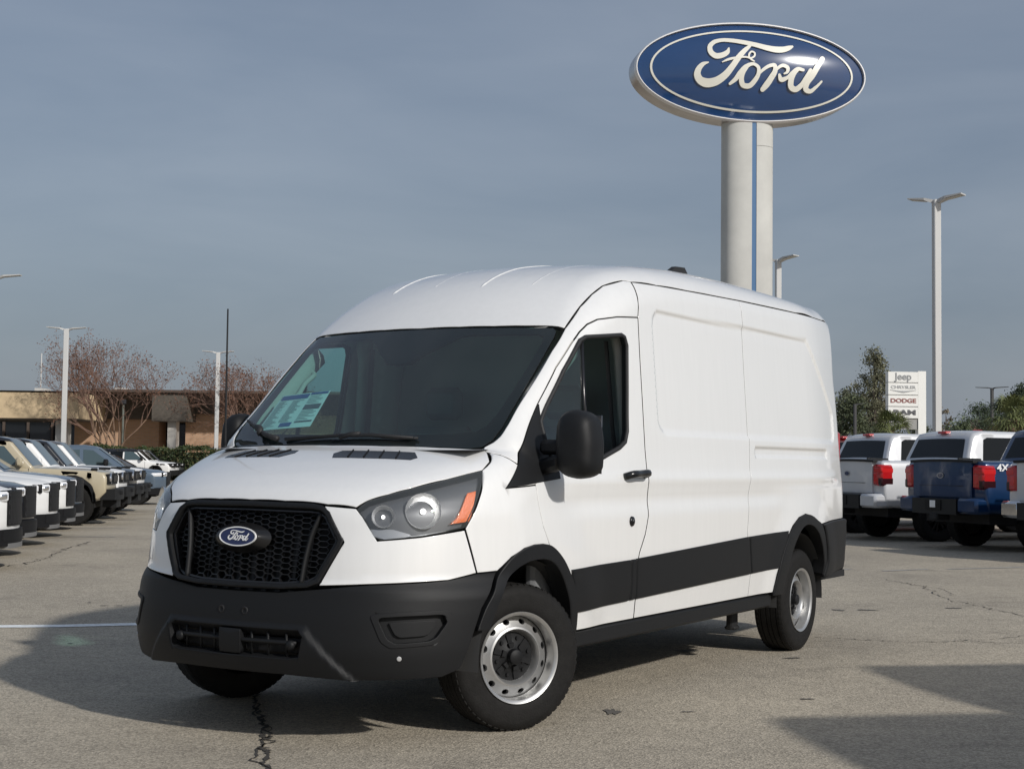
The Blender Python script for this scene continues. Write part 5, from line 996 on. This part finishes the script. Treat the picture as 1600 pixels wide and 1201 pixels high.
def vehicle(kind, paint, label, cat, nose, ang, group, roofp=None, cabp=None, at_tail=False, rim=None, sc=1.):
    """nose = ground point under the front (or the tail when at_tail); ang = heading in the ground plane"""
    S = SPEC[kind]; Ln = S['L']; d = Vector((math.cos(ang), math.sin(ang), 0)); base = Vector((nose[0], nose[1], 0)) - (Vector() if at_tail else d * Ln * sc)
    o = thing(S['name'], label, cat, base, ang, group); o.scale = (sc, sc, sc); P = PAINT[paint]; PC = PAINT[cabp or paint]; PR = PAINT[roofp] if roofp else PC
    bow = S.get('bow', .16); W0 = S['W']
    def warp(V):
        V = np.array(V, float); f = np.clip((V[:, 0] - (Ln - 1.1)) / 1.1, 0, 1); g = np.clip((.5 - V[:, 0]) / .5, 0, 1); q = np.abs(V[:, 1] / W0); V[:, 0] -= f * bow * q ** 2.2; V[:, 0] += g * .05 * q ** 3; V[:, 2] -= .03 * q ** 2 * (V[:, 2] > .9); return V
    zs = S['zs']; fa, ra, ar = S['fa'], S['ra'], S['ar']
    low = list(S['top']) + [(fa + ar, zs)] + arch(fa, ar, zs + .02)[0:] + [(fa - ar, zs), (ra + ar, zs)] + arch(ra, ar, zs + .02) + [(ra - ar, zs)]
    Wl = lambda x, z: W0 - .05 * max(0, (z - .95)) / .4 - .06 * max(0, (.75 - z)) / .4
    slab('body', o, P, low, Wl, S.get('r', .07), warp, es=.10, sp=.16)
    Wg = lift(W0 - .06, S['Wr'], S['belt'], S['H']); slab('cab' if S.get('cab') else 'greenhouse', o, [PC], S['green'], Wg, .06, warp, es=.10, sp=.16, nv=6)
    if roofp: g_ = [(x, z) for x, z in S['roofline']]; slab('roof', o, PR, g_, lambda x, z: Wg(x, z) + .006, .05, warp, es=.12, sp=.2)
    for wn_, pl in S['wins']:
        for s in (1, -1): slabside('side_window', o, M_TINT if wn_ == 't' else M_PANE, pl, Wg, s, .006, warp)
    def face(name, m, quad, off, yhw0, yhw1, par=o, seg=6):
        """glass or panel across the car: quad=(x0,z0,x1,z1) bottom and top, half widths"""
        x0, z0, x1, z1 = quad; nx, nz_ = z1 - z0, -(x1 - x0); l = math.hypot(nx, nz_); nx, nz_ = nx / l * off, nz_ / l * off; V = []
        for (x, z, w_) in ((x0, z0, yhw0), (x1, z1, yhw1)): V += [(x + nx, w_ * (-1 + 2 * k / seg), z + nz_) for k in range(seg + 1)]
        return mk(name, warp(V), [(k, k + 1, seg + 2 + k, seg + 1 + k) for k in range(seg)], m, par, True)
    face('windscreen', M_PANE if S.get('open') else M_TINT, S['ws'], .012, S['Wr'] + .02, S['Wr'] - .08); face('rear_window', M_TINT, S['rw'], -.012, S['Wr'] - .02, S['Wr'] - .12)
    R = S['R']
    for s in (1, -1):
        for xx in (fa, ra): simple_wheel(o, (xx, s * (W0 - .15), R), s, R, .26, rim)
        mb = MB(); mx = S['mirror']; ya, yb = sorted((s * (W0 + .02), s * (W0 + .22))); mb.box(mx[0] - .09, mx[0] + .05, ya, yb, mx[1], mx[1] + S.get('mh', .2), .04); mb.box(mx[0] - .04, mx[0] + .03, *sorted((s * (W0 - .1), s * (W0 + .08))), mx[1] + .02, mx[1] + .06, .01); mb.go('door_mirror', PAINT[paint] if S.get('mpaint') else M_PLAST, o, sharp=40)
        for xx in (fa, ra):   # flares
            if S.get('flare'):
                oo = [(xx + math.cos(t) * (ar + .07), zs + .02 + math.sin(t) * (ar + .07)) for t in np.linspace(-.05, math.pi + .05, 12)]; ii = [(xx + math.cos(t) * ar, zs + .02 + math.sin(t) * ar) for t in np.linspace(math.pi + .05, -.05, 12)]; slabside('wheel_flare', o, M_CLAD, oo + ii, Wl, s, .045, warp, th=.05)
            mb = MB(); V = [(xx + math.cos(t) * ar * .99, yy, zs + .02 + math.sin(t) * ar * .99) for yy in (s * (W0 - .04), s * (W0 - .34)) for t in np.linspace(0, math.pi, 10)]; mb.add(V, [(k, k + 1, 11 + k, 10 + k) for k in range(9)]); mb.go('wheel_liner', M_MATTE, o, True)
        for hx in S['handles']: slabside('door_handle', o, PAINT[paint], [(hx, S['belt'] - .12), (hx + .2, S['belt'] - .12), (hx + .2, S['belt'] - .085), (hx, S['belt'] - .085)], Wl, s, .03, warp, th=.03)
        for sx in S['seams']: slabside('door_seam', o, M_GAP, [(sx, zs + .12), (sx + .012, zs + .12), (sx + .012, S['belt'] - .01), (sx, S['belt'] - .01)], Wl, s, .002, warp, th=.004)
    mb = MB(); mb.box(.3, Ln - .35, -W0 + .22, W0 - .22, zs - .14, zs + .1); mb.go('underbody', M_MATTE, o)
    mb = MB(); [mb.tube([(xx, -W0 + .2, R), (xx, W0 - .2, R)], .05, 6) for xx in (fa, ra)]; mb.V and mb.go('axles', M_MATTE, o)
    S['extra'](o, P, warp, Wl, Wg, face)
    return o
def wbox(o, name, m, warp, x0, x1, y0, y1, z0, z1, bev=.015, n=1):
    mb = MB(); ys = np.linspace(y0, y1, n + 1)
    if n == 1: mb.box(x0, x1, y0, y1, z0, z1, bev)
    else:
        V = [(x, y, z) for y in ys for x, z in ((x0, z0), (x1, z0), (x1, z1), (x0, z1))]; F = [(i * 4 + k, i * 4 + (k + 1) % 4, i * 4 + 4 + (k + 1) % 4, i * 4 + 4 + k) for i in range(n) for k in range(4)] + [(0, 1, 2, 3), tuple(n * 4 + k for k in (3, 2, 1, 0))]; mb.add(V, F)
    mb.V = [tuple(v) for v in warp(mb.V)]; return mb.go(name, m, o, sharp=40)
BUMPC = {'v': None, 'decal': False}
def extra_truck(o, P, warp, Wl, Wg, face):
    # tailgate, lamps, bumper as seen from behind
    tg = wbox(o, 'tailgate', P, warp, -.006, .06, -.74, .74, .83, 1.385, .02, 8)
    wbox(o, 'tailgate_lip', M_CLAD, warp, -.03, .16, -.80, .80, 1.375, 1.415, .012, 8)
    mb = MB(); V = [(-.016, .085 * math.cos(t), 1.16 + .045 * math.sin(t)) for t in np.linspace(0, 2 * math.pi, 20, endpoint=False)]; mb.add(V, [tuple(range(20))]); mb.go('badge', M_SRIM, tg); mb = MB(); V = [(-.018, .07 * math.cos(t), 1.16 + .034 * math.sin(t)) for t in np.linspace(0, 2 * math.pi, 20, endpoint=False)]; mb.add(V, [tuple(range(20))]); mb.go('badge_oval', M_BLUE, tg)
    mb = MB(); mb.box(-.012, 0, -.55, .55, 1.0, 1.006); mb.go('tailgate_crease', M_GAP, tg)
    for s in (1, -1):
        ya, yb = sorted((s * .76, s * 1.0)); tl = wbox(o, 'tail_light', M_RED, warp, -.02, .24, ya, yb, .98, 1.345, .03)
        wbox(tl, 'lamp_bright', M_REDB, warp, -.026, .246, *sorted((s * .80, s * 1.003)), 1.20, 1.30, .02); wbox(tl, 'lamp_bright', M_REDB, warp, -.026, .10, *sorted((s * .78, s * .90)), 1.04, 1.21, .02); wbox(tl, 'lamp_dark', mat('lamp_smoke', (.03, .006, .008), .2), warp, -.024, .246, *sorted((s * .90, s * 1.002)), .985, 1.13, .02)
        wbox(o, 'bumper_corner', BUMPC['v'], warp, -.14, .30, *sorted((s * .55, s * .985)), .58, .82, .04)
    wbox(o, 'bumper_step', M_CLAD, warp, -.15, .12, -.56, .56, .56, .80, .02, 4); wbox(o, 'hitch', M_MATTE, warp, -.16, .1, -.10, .10, .46, .58, .02)
    pl = wbox(o, 'plate', M_GRILL, warp, -.162, -.15, -.20, .20, .62, .78, .003); wbox(pl, 'plate_tag', M_BWHITE, warp, -.166, -.160, -.07, .07, .66, .77, .002)
    wbox(o, 'brake_light', M_RED, warp, 1.98, 2.10, -.12, .12, 1.895, 1.94, .01)
    mb = MB(); mb.add(warp([(1.86, -.13, 1.50), (1.86, .13, 1.50), (1.985, .12, 1.80), (1.985, -.12, 1.80)]), [(0, 1, 2, 3)]); mb.go('sliding_pane', M_GRILL, o)
    mb = MB(); mb.tube([(1.45, .9, 1.42), (1.0, .9, 1.43)], .02, 5); mb.go('bed_rail', M_CLAD, o)
    if BUMPC['decal']:
        for s in (-1,): t = text_obj('bed_decal', '4X4', M_BWHITE, o, .15, .30, (.44, s * .985, 1.285), (math.radians(90), 0, 0), .002, .004)
    # front end
    wbox(o, 'grille', M_GRILL, warp, 5.74, 5.88, -.65, .65, .75, 1.12, .03, 6); wbox(o, 'front_bumper', M_CLAD, warp, 5.72, 5.92, -.95, .95, .48, .74, .03, 6)
    for s in (1, -1): wbox(o, 'headlight', M_LAMPW, warp, 5.62, 5.86, *sorted((s * .66, s * .95)), .86, 1.12, .03)
def extra_maverick(o, P, warp, Wl, Wg, face):
    Ln = 5.05; hood = None
    wbox(o, 'grille', M_GRILL, warp, Ln - .10, Ln + .015, -.42, .42, .54, .97, .02, 6)
    g = MB()
    for i in range(9):
        for j in range(7):
            y, z = -.39 + i * .093 + (.046 if j % 2 else 0), .59 + j * .058; hx = [(y + .036 * math.cos(t), z + .030 * math.sin(t)) for t in np.linspace(0, 2 * math.pi, 6, endpoint=False)]; g.add(warp([(Ln + .0165, a, b_) for a, b_ in hx] + [(Ln + .0175, y + (a - y) * .7, z + (b_ - z) * .7) for a, b_ in hx]), [(k, (k + 1) % 6, 6 + (k + 1) % 6, 6 + k) for k in range(6)])
    g.go('grille_mesh', mat('mesh_sheen', (.045, .045, .048), .35), o)
    for s in (1, -1):
        hl = wbox(o, 'headlight', M_LAMPW, warp, Ln - .34, Ln + .025, *sorted((s * .44, s * .915)), .835, .965, .02); wbox(hl, 'lamp_divider', M_GRILL, warp, Ln - .36, Ln + .032, *sorted((s * .64, s * .68)), .82, .97, .01); wbox(hl, 'lamp_eye', M_REFL, warp, Ln - .1, Ln + .031, *sorted((s * .48, s * .60)), .865, .935, .01)
        slabside('fender_vent', o, M_CLAD, [(Ln - 1.55, .80), (Ln - 1.40, .80), (Ln - 1.36, .93), (Ln - 1.51, .93)], Wl, s, .012, warp)
    wbox(o, 'front_bumper', M_GRILL, warp, Ln - .28, Ln + .03, -.88, .88, .30, .50, .04, 8); wbox(o, 'bumper_intake', M_GRILL, warp, Ln, Ln + .036, -.55, .55, .36, .48, .01, 6); wbox(o, 'skid_plate', mat('skid_grey', (.16, .16, .16), .5), warp, Ln - .15, Ln + .035, -.45, .45, .27, .33, .01, 4)
    wbox(o, 'tailgate', P, warp, -.01, .05, -.70, .70, .70, 1.22, .02, 4)
    for s in (1, -1): wbox(o, 'tail_light', M_RED, warp, -.02, .2, *sorted((s * .72, s * .90)), .85, 1.2, .03)
def extra_bronco(o, P, warp, Wl, Wg, face):
    Ln = 4.75
    wbox(o, 'grille', M_GRILL, warp, Ln - .16, Ln + .02, -.88, .88, .88, 1.12, .03, 8)
    for s in (1, -1):
        mb = MB(); mb.lathe([(.0, Ln + .03), (.085, Ln + .03), (.105, Ln + .045), (.12, Ln + .04), (.125, Ln + .0)], 24, 'x', (-.07, s * .66, 1.0)); hl = mb.go('headlight', M_CHROME, o, sharp=40); mb = MB(); mb.lathe([(0, Ln - .02), (.09, Ln - .025), (.095, Ln - .045)], 20, 'x', (-.01, s * .66, 1.0)); mb.go('lamp_glass', M_LAMPW, hl, True)
        wbox(o, 'turn_signal', M_AMBER, warp, Ln - .22, Ln - .02, *sorted((s * .80, s * .895)), .93, 1.06, .02); wbox(o, 'tow_hook', M_CLAD, warp, Ln + .14, Ln + .22, *sorted((s * .42, s * .48)), .66, .74, .01); wbox(o, 'hood_latch', M_CLAD, warp, Ln - .40, Ln - .25, *sorted((s * .78, s * .84)), 1.19, 1.25, .015)
    for k in range(7): wbox(o, 'grille_slot', M_BLACK, warp, Ln + .016, Ln + .03, -.45 + .13 * k, -.36 + .13 * k, .93, 1.07, .005)
    wbox(o, 'front_bumper', M_CLAD, warp, Ln - .15, Ln + .17, -.90, .90, .55, .78, .05, 8); wbox(o, 'skid_plate', M_PLAST, warp, Ln - .2, Ln + .10, -.5, .5, .38, .56, .02, 4)
    mb = MB(); mb.lathe([(0, -.24), (.30, -.24), (.38, -.20), (.38, -.02), (.2, 0)], 28, 'x', (0, 0, 1.02)); mb.go('spare_wheel', M_TYRE, o, sharp=40)
    for s in (1, -1): wbox(o, 'tail_light', M_RED, warp, -.02, .08, *sorted((s * .78, s * .90)), .85, 1.15, .02)
def extra_suv(o, P, warp, Wl, Wg, face):
    Ln = 4.5; wbox(o, 'grille', M_GRILL, warp, Ln - .12, Ln + .01, -.72, .72, .78, 1.0, .03, 6); wbox(o, 'front_bumper', M_CLAD, warp, Ln - .2, Ln + .06, -.85, .85, .36, .62, .05, 6)
    for s in (1, -1): hl = wbox(o, 'headlight', M_GRILL, warp, Ln - .30, Ln + .02, *sorted((s * .55, s * .885)), .82, 1.0, .03); wbox(hl, 'lamp_glass', M_LAMPW, warp, Ln - .12, Ln + .03, *sorted((s * .58, s * .80)), .87, .96, .02); wbox(o, 'tail_light', M_RED, warp, -.02, .14, *sorted((s * .70, s * .88)), .85, 1.1, .02)
    for s in (1, -1): slabside('sill_cladding', o, M_CLAD, [(.75, .36), (3.2, .36), (3.2, .52), (.75, .52)], Wl, s, .015, warp)
def extra_sedan(o, P, warp, Wl, Wg, face):
    Ln = 4.8; wbox(o, 'grille', M_GRILL, warp, Ln - .10, Ln + .01, -.5, .5, .42, .70, .03, 6); wbox(o, 'front_bumper', P, warp, Ln - .25, Ln + .02, -.80, .80, .22, .40, .05, 6)
    for s in (1, -1): wbox(o, 'headlight', M_LAMPW, warp, Ln - .42, Ln - .03, *sorted((s * .52, s * .84)), .62, .73, .03); wbox(o, 'tail_light', M_RED, warp, -.01, .12, *sorted((s * .45, s * .84)), .78, .92, .02)
SPEC = {
 'truck': dict(name='pickup_truck', L=5.9, W=1.01, H=1.95, Wr=.80, zs=.56, fa=4.85, ra=1.22, ar=.50, R=.41, belt=1.36, r=.05, cab=True,
   top=[(.08, .60), (.03, .85), (.03, 1.36), (.06, 1.40), (1.74, 1.41), (1.86, 1.37), (4.05, 1.34), (4.4, 1.33), (5.45, 1.22), (5.75, 1.12), (5.86, .9), (5.84, .6)], green=[(1.80, 1.30), (1.84, 1.45), (1.99, 1.82), (2.06, 1.91), (2.25, 1.955), (3.2, 1.945), (3.5, 1.89), (4.28, 1.33), (4.28, 1.28)],
   wins=[('t', [(2.16, 1.42), (2.24, 1.80), (2.32, 1.84), (2.86, 1.84), (2.88, 1.42)]), ('t', [(2.98, 1.40), (2.98, 1.84), (3.38, 1.82), (3.50, 1.76), (3.98, 1.40)])], ws=(4.24, 1.37, 3.56, 1.86), rw=(1.855, 1.46, 1.985, 1.80), mirror=(3.85, 1.36), handles=[2.35, 3.2], seams=[1.95, 2.93, 4.05], extra=extra_truck, bow=.14, mh=.26),
 'maverick': dict(name='compact_pickup', L=5.05, W=.92, H=1.74, Wr=.66, zs=.38, fa=4.15, ra=1.07, ar=.42, R=.36, belt=1.12, r=.06, cab=True, flare=True, open=True,
   top=[(.06, .45), (.02, .70), (.03, 1.20), (.08, 1.24), (1.45, 1.24), (1.55, 1.14), (3.6, 1.12), (3.9, 1.11), (4.75, 1.02), (4.97, .96), (5.05, .82), (5.05, .50), (4.95, .36)], green=[(1.45, 1.10), (1.55, 1.30), (1.75, 1.64), (1.95, 1.73), (2.6, 1.745), (2.95, 1.70), (3.75, 1.13), (3.75, 1.06)],
   wins=[('p', [(1.85, 1.18), (1.95, 1.58), (2.50, 1.62), (2.52, 1.17)]), ('p', [(2.62, 1.17), (2.60, 1.62), (2.88, 1.60), (3.45, 1.19)])], ws=(3.72, 1.15, 3.02, 1.66), rw=(1.52, 1.22, 1.75, 1.62), mirror=(3.30, 1.13), handles=[2.1, 2.85], seams=[2.57, 3.62], extra=extra_maverick, bow=.38),
 'bronco': dict(name='off_road_suv', L=4.75, W=.95, H=1.87, Wr=.80, zs=.52, fa=3.95, ra=1.0, ar=.50, R=.42, belt=1.24, r=.05, flare=True, open=True, mpaint=True,
   top=[(.04, .62), (.01, .9), (.02, 1.22), (.06, 1.25), (3.0, 1.24), (3.25, 1.24), (4.45, 1.19), (4.68, 1.15), (4.74, 1.05), (4.74, .72), (4.6, .58)], green=[(.05, 1.20), (.10, 1.50), (.20, 1.82), (.32, 1.87), (2.4, 1.87), (2.62, 1.82), (3.12, 1.25), (3.12, 1.18)], roofline=[(.14, 1.70), (.20, 1.83), (.32, 1.885), (2.4, 1.885), (2.60, 1.845), (2.66, 1.78)],
   wins=[('p', [(.28, 1.30), (.34, 1.66), (1.05, 1.68), (1.05, 1.30)]), ('p', [(1.15, 1.30), (1.15, 1.70), (1.85, 1.70), (1.85, 1.30)]), ('p', [(1.95, 1.30), (1.95, 1.70), (2.50, 1.70), (2.85, 1.30)])], ws=(3.09, 1.27, 2.64, 1.79), rw=(.07, 1.30, .18, 1.70), mirror=(2.88, 1.24), handles=[1.3, 2.1], seams=[1.1, 1.9, 3.02], extra=extra_bronco, bow=.12),
 'suv': dict(name='compact_suv', L=4.45, W=.93, H=1.74, Wr=.72, zs=.42, fa=3.58, ra=.90, ar=.41, R=.36, belt=1.13, r=.07, flare=True,
   top=[(.06, .5), (.02, .75), (.05, 1.10), (.1, 1.15), (2.9, 1.12), (3.2, 1.12), (4.15, 1.04), (4.38, .96), (4.45, .8), (4.42, .45)], green=[(.08, 1.08), (.15, 1.40), (.30, 1.66), (.45, 1.73), (2.2, 1.745), (2.55, 1.69), (3.2, 1.14), (3.2, 1.05)], roofline=[(.20, 1.48), (.30, 1.68), (.45, 1.75), (2.2, 1.765), (2.58, 1.705), (2.66, 1.62)],
   wins=[('t', [(.35, 1.20), (.48, 1.58), (1.05, 1.62), (1.05, 1.19)]), ('t', [(1.13, 1.19), (1.13, 1.62), (1.80, 1.63), (1.80, 1.18)]), ('p', [(1.88, 1.18), (1.88, 1.63), (2.35, 1.61), (2.90, 1.18)])], ws=(3.17, 1.16, 2.60, 1.66), rw=(.12, 1.2, .30, 1.62), mirror=(2.85, 1.13), handles=[1.35, 2.1], seams=[1.09, 1.84, 2.98], extra=extra_suv),
 'sedan': dict(name='saloon_car', L=4.8, W=.92, H=1.44, Wr=.62, zs=.26, fa=3.85, ra=1.05, ar=.38, R=.34, belt=.94, r=.08,
   top=[(.06, .35), (.0, .6), (.06, .92), (.3, .98), (1.0, .97), (3.3, .92), (4.2, .82), (4.65, .72), (4.8, .55), (4.75, .28)], green=[(.55, .92), (1.1, 1.25), (1.6, 1.41), (2.2, 1.44), (2.7, 1.38), (3.55, .94), (3.55, .88)],
   wins=[('t', [(1.05, 1.0), (1.35, 1.24), (1.75, 1.34), (2.05, 1.36), (2.05, .99)]), ('t', [(2.12, .99), (2.12, 1.36), (2.55, 1.33), (3.15, .99)])], ws=(3.5, .96, 2.74, 1.36), rw=(.6, .98, 1.5, 1.38), mirror=(3.05, .94), handles=[1.5, 2.4], seams=[2.08, 3.1], extra=extra_sedan)}
# --- pickups seen from behind, on the far side of the lane
RA = math.radians(20); BUMPC['v'] = PAINT['blue']; BUMPC['decal'] = True; rd = np.array([-.25, .968])
G1 = 'pickups parked tail out beyond the van'
bt_ = np.array([6.89, 23.2])
def tail_out(k, paint, bump, decal, dx, label, rim=None):
    BUMPC['v'] = bump; BUMPC['decal'] = decal; vehicle('truck', paint, label, 'pickup', bt_ + rd * 2.95 * k + np.array([dx, 0]), RA, G1, at_tail=True, rim=rim)
tail_out(0, 'blue', PAINT['blue'], True, -.12, 'blue pickup with a 4X4 decal on its bed between two silver pickups')
tail_out(1, 'silver', PAINT['silver'], False, -.20, 'silver pickup with body-coloured bumper parked beside the blue one')
tail_out(2, 'silver', PAINT['silver'], False, -.15, 'silver pickup whose cab shows behind the tailgate of the silver one')
tail_out(3, 'red', M_PLAST, False, .7, 'red pickup whose cab shows beside the rear edge of the van', M_SRIM)
tail_out(-1, 'silver', M_CHROME, False, -.16, 'silver pickup with a chrome bumper next to the blue one')
# --- the nose-out row
RB = math.radians(10); rowd = np.array([-.174, .985]); N0 = np.array([-5.66, 17.0]); ax_ = np.array([math.cos(RB), math.sin(RB)])
G2 = 'pickups and off-roaders parked nose out in a row'
ROW = [('maverick', 'white', None, 0, 0, 'white compact pickup with black mesh grille, first in the nose-out row beside the dark one'), ('maverick', 'black', None, 1, -.16, 'near-black compact pickup between two white ones'),
 ('maverick', 'white', None, 2, -.16, 'white compact pickup next to the near-black one and another white one'), ('maverick', 'white', None, 3, -.2, 'white compact pickup beside the slate blue one'), ('maverick', 'slate', None, 4, -.32, 'slate blue compact pickup beside the tan off-roader'),
 ('bronco', 'tan', 'black', 5, .05, 'tan boxy off-roader with dark roof and round headlights'), ('bronco', 'white', 'black', 6, .07, 'white off-roader with dark roof parked next to the tan one'), ('bronco', 'black', 'black', 7, .10, 'black off-roader parked second after the tan one'), ('bronco', 'white', 'grey', 8, .1, 'white off-roader with grey roof parked before the slate pickup'),
 ('maverick', 'slate', None, 10.4, .4, 'slate blue pickup at the end of the off-roaders')]
for kd, pt, rp, k, off, lb in ROW: vehicle(kd, pt, lb, 'off-roader' if kd == 'bronco' else 'pickup', N0 + rowd * 2.35 * k + ax_ * off, RB, G2, roofp=rp, sc=.88 if kd == 'bronco' else .93)
G3 = 'cars parked in front of the hedge'
def nosept(px, Y): p = at(px, 750, Y); return np.array([p.x, Y])
vehicle('sedan', 'white', 'white saloon beyond the slate pickup, before the dark saloon', 'car', nosept(240, 56), RB, G3); vehicle('sedan', 'grey', 'dark grey saloon parked beyond the white saloon', 'car', nosept(259, 62), RB, G3)
vehicle('suv', 'white', 'white compact SUV with black roof seen side-on before the hedge', 'SUV', nosept(273, 80), math.radians(4), G3, roofp='black'); vehicle('suv', 'white', 'all-white compact SUV parked behind the black-roofed one', 'SUV', nosept(279, 82.8), math.radians(6), G3); vehicle('suv', 'grey', 'grey compact SUV nearly hidden beside the van headlight', 'SUV', nosept(287, 83.9 + 1.2), math.radians(6), G3)
vehicle('bronco', 'navy', 'navy off-roader parked before the hedge behind the tan one', 'off-roader', nosept(150, 68), RB, G3, roofp='grey')
# --- two vehicles beside the photographer, outside the frame, whose shadow crosses the lane
vehicle('suv', 'grey', 'grey compact SUV parked beside the photographer, off to the right', 'SUV', np.array([3.08, 4.72]), RB, 'vehicles beside the photographer', at_tail=True)
vehicle('suv', 'black', 'black compact SUV parked beside the grey one, off to the right', 'SUV', np.array([4.02, 6.70]), RB, 'vehicles beside the photographer', at_tail=True)
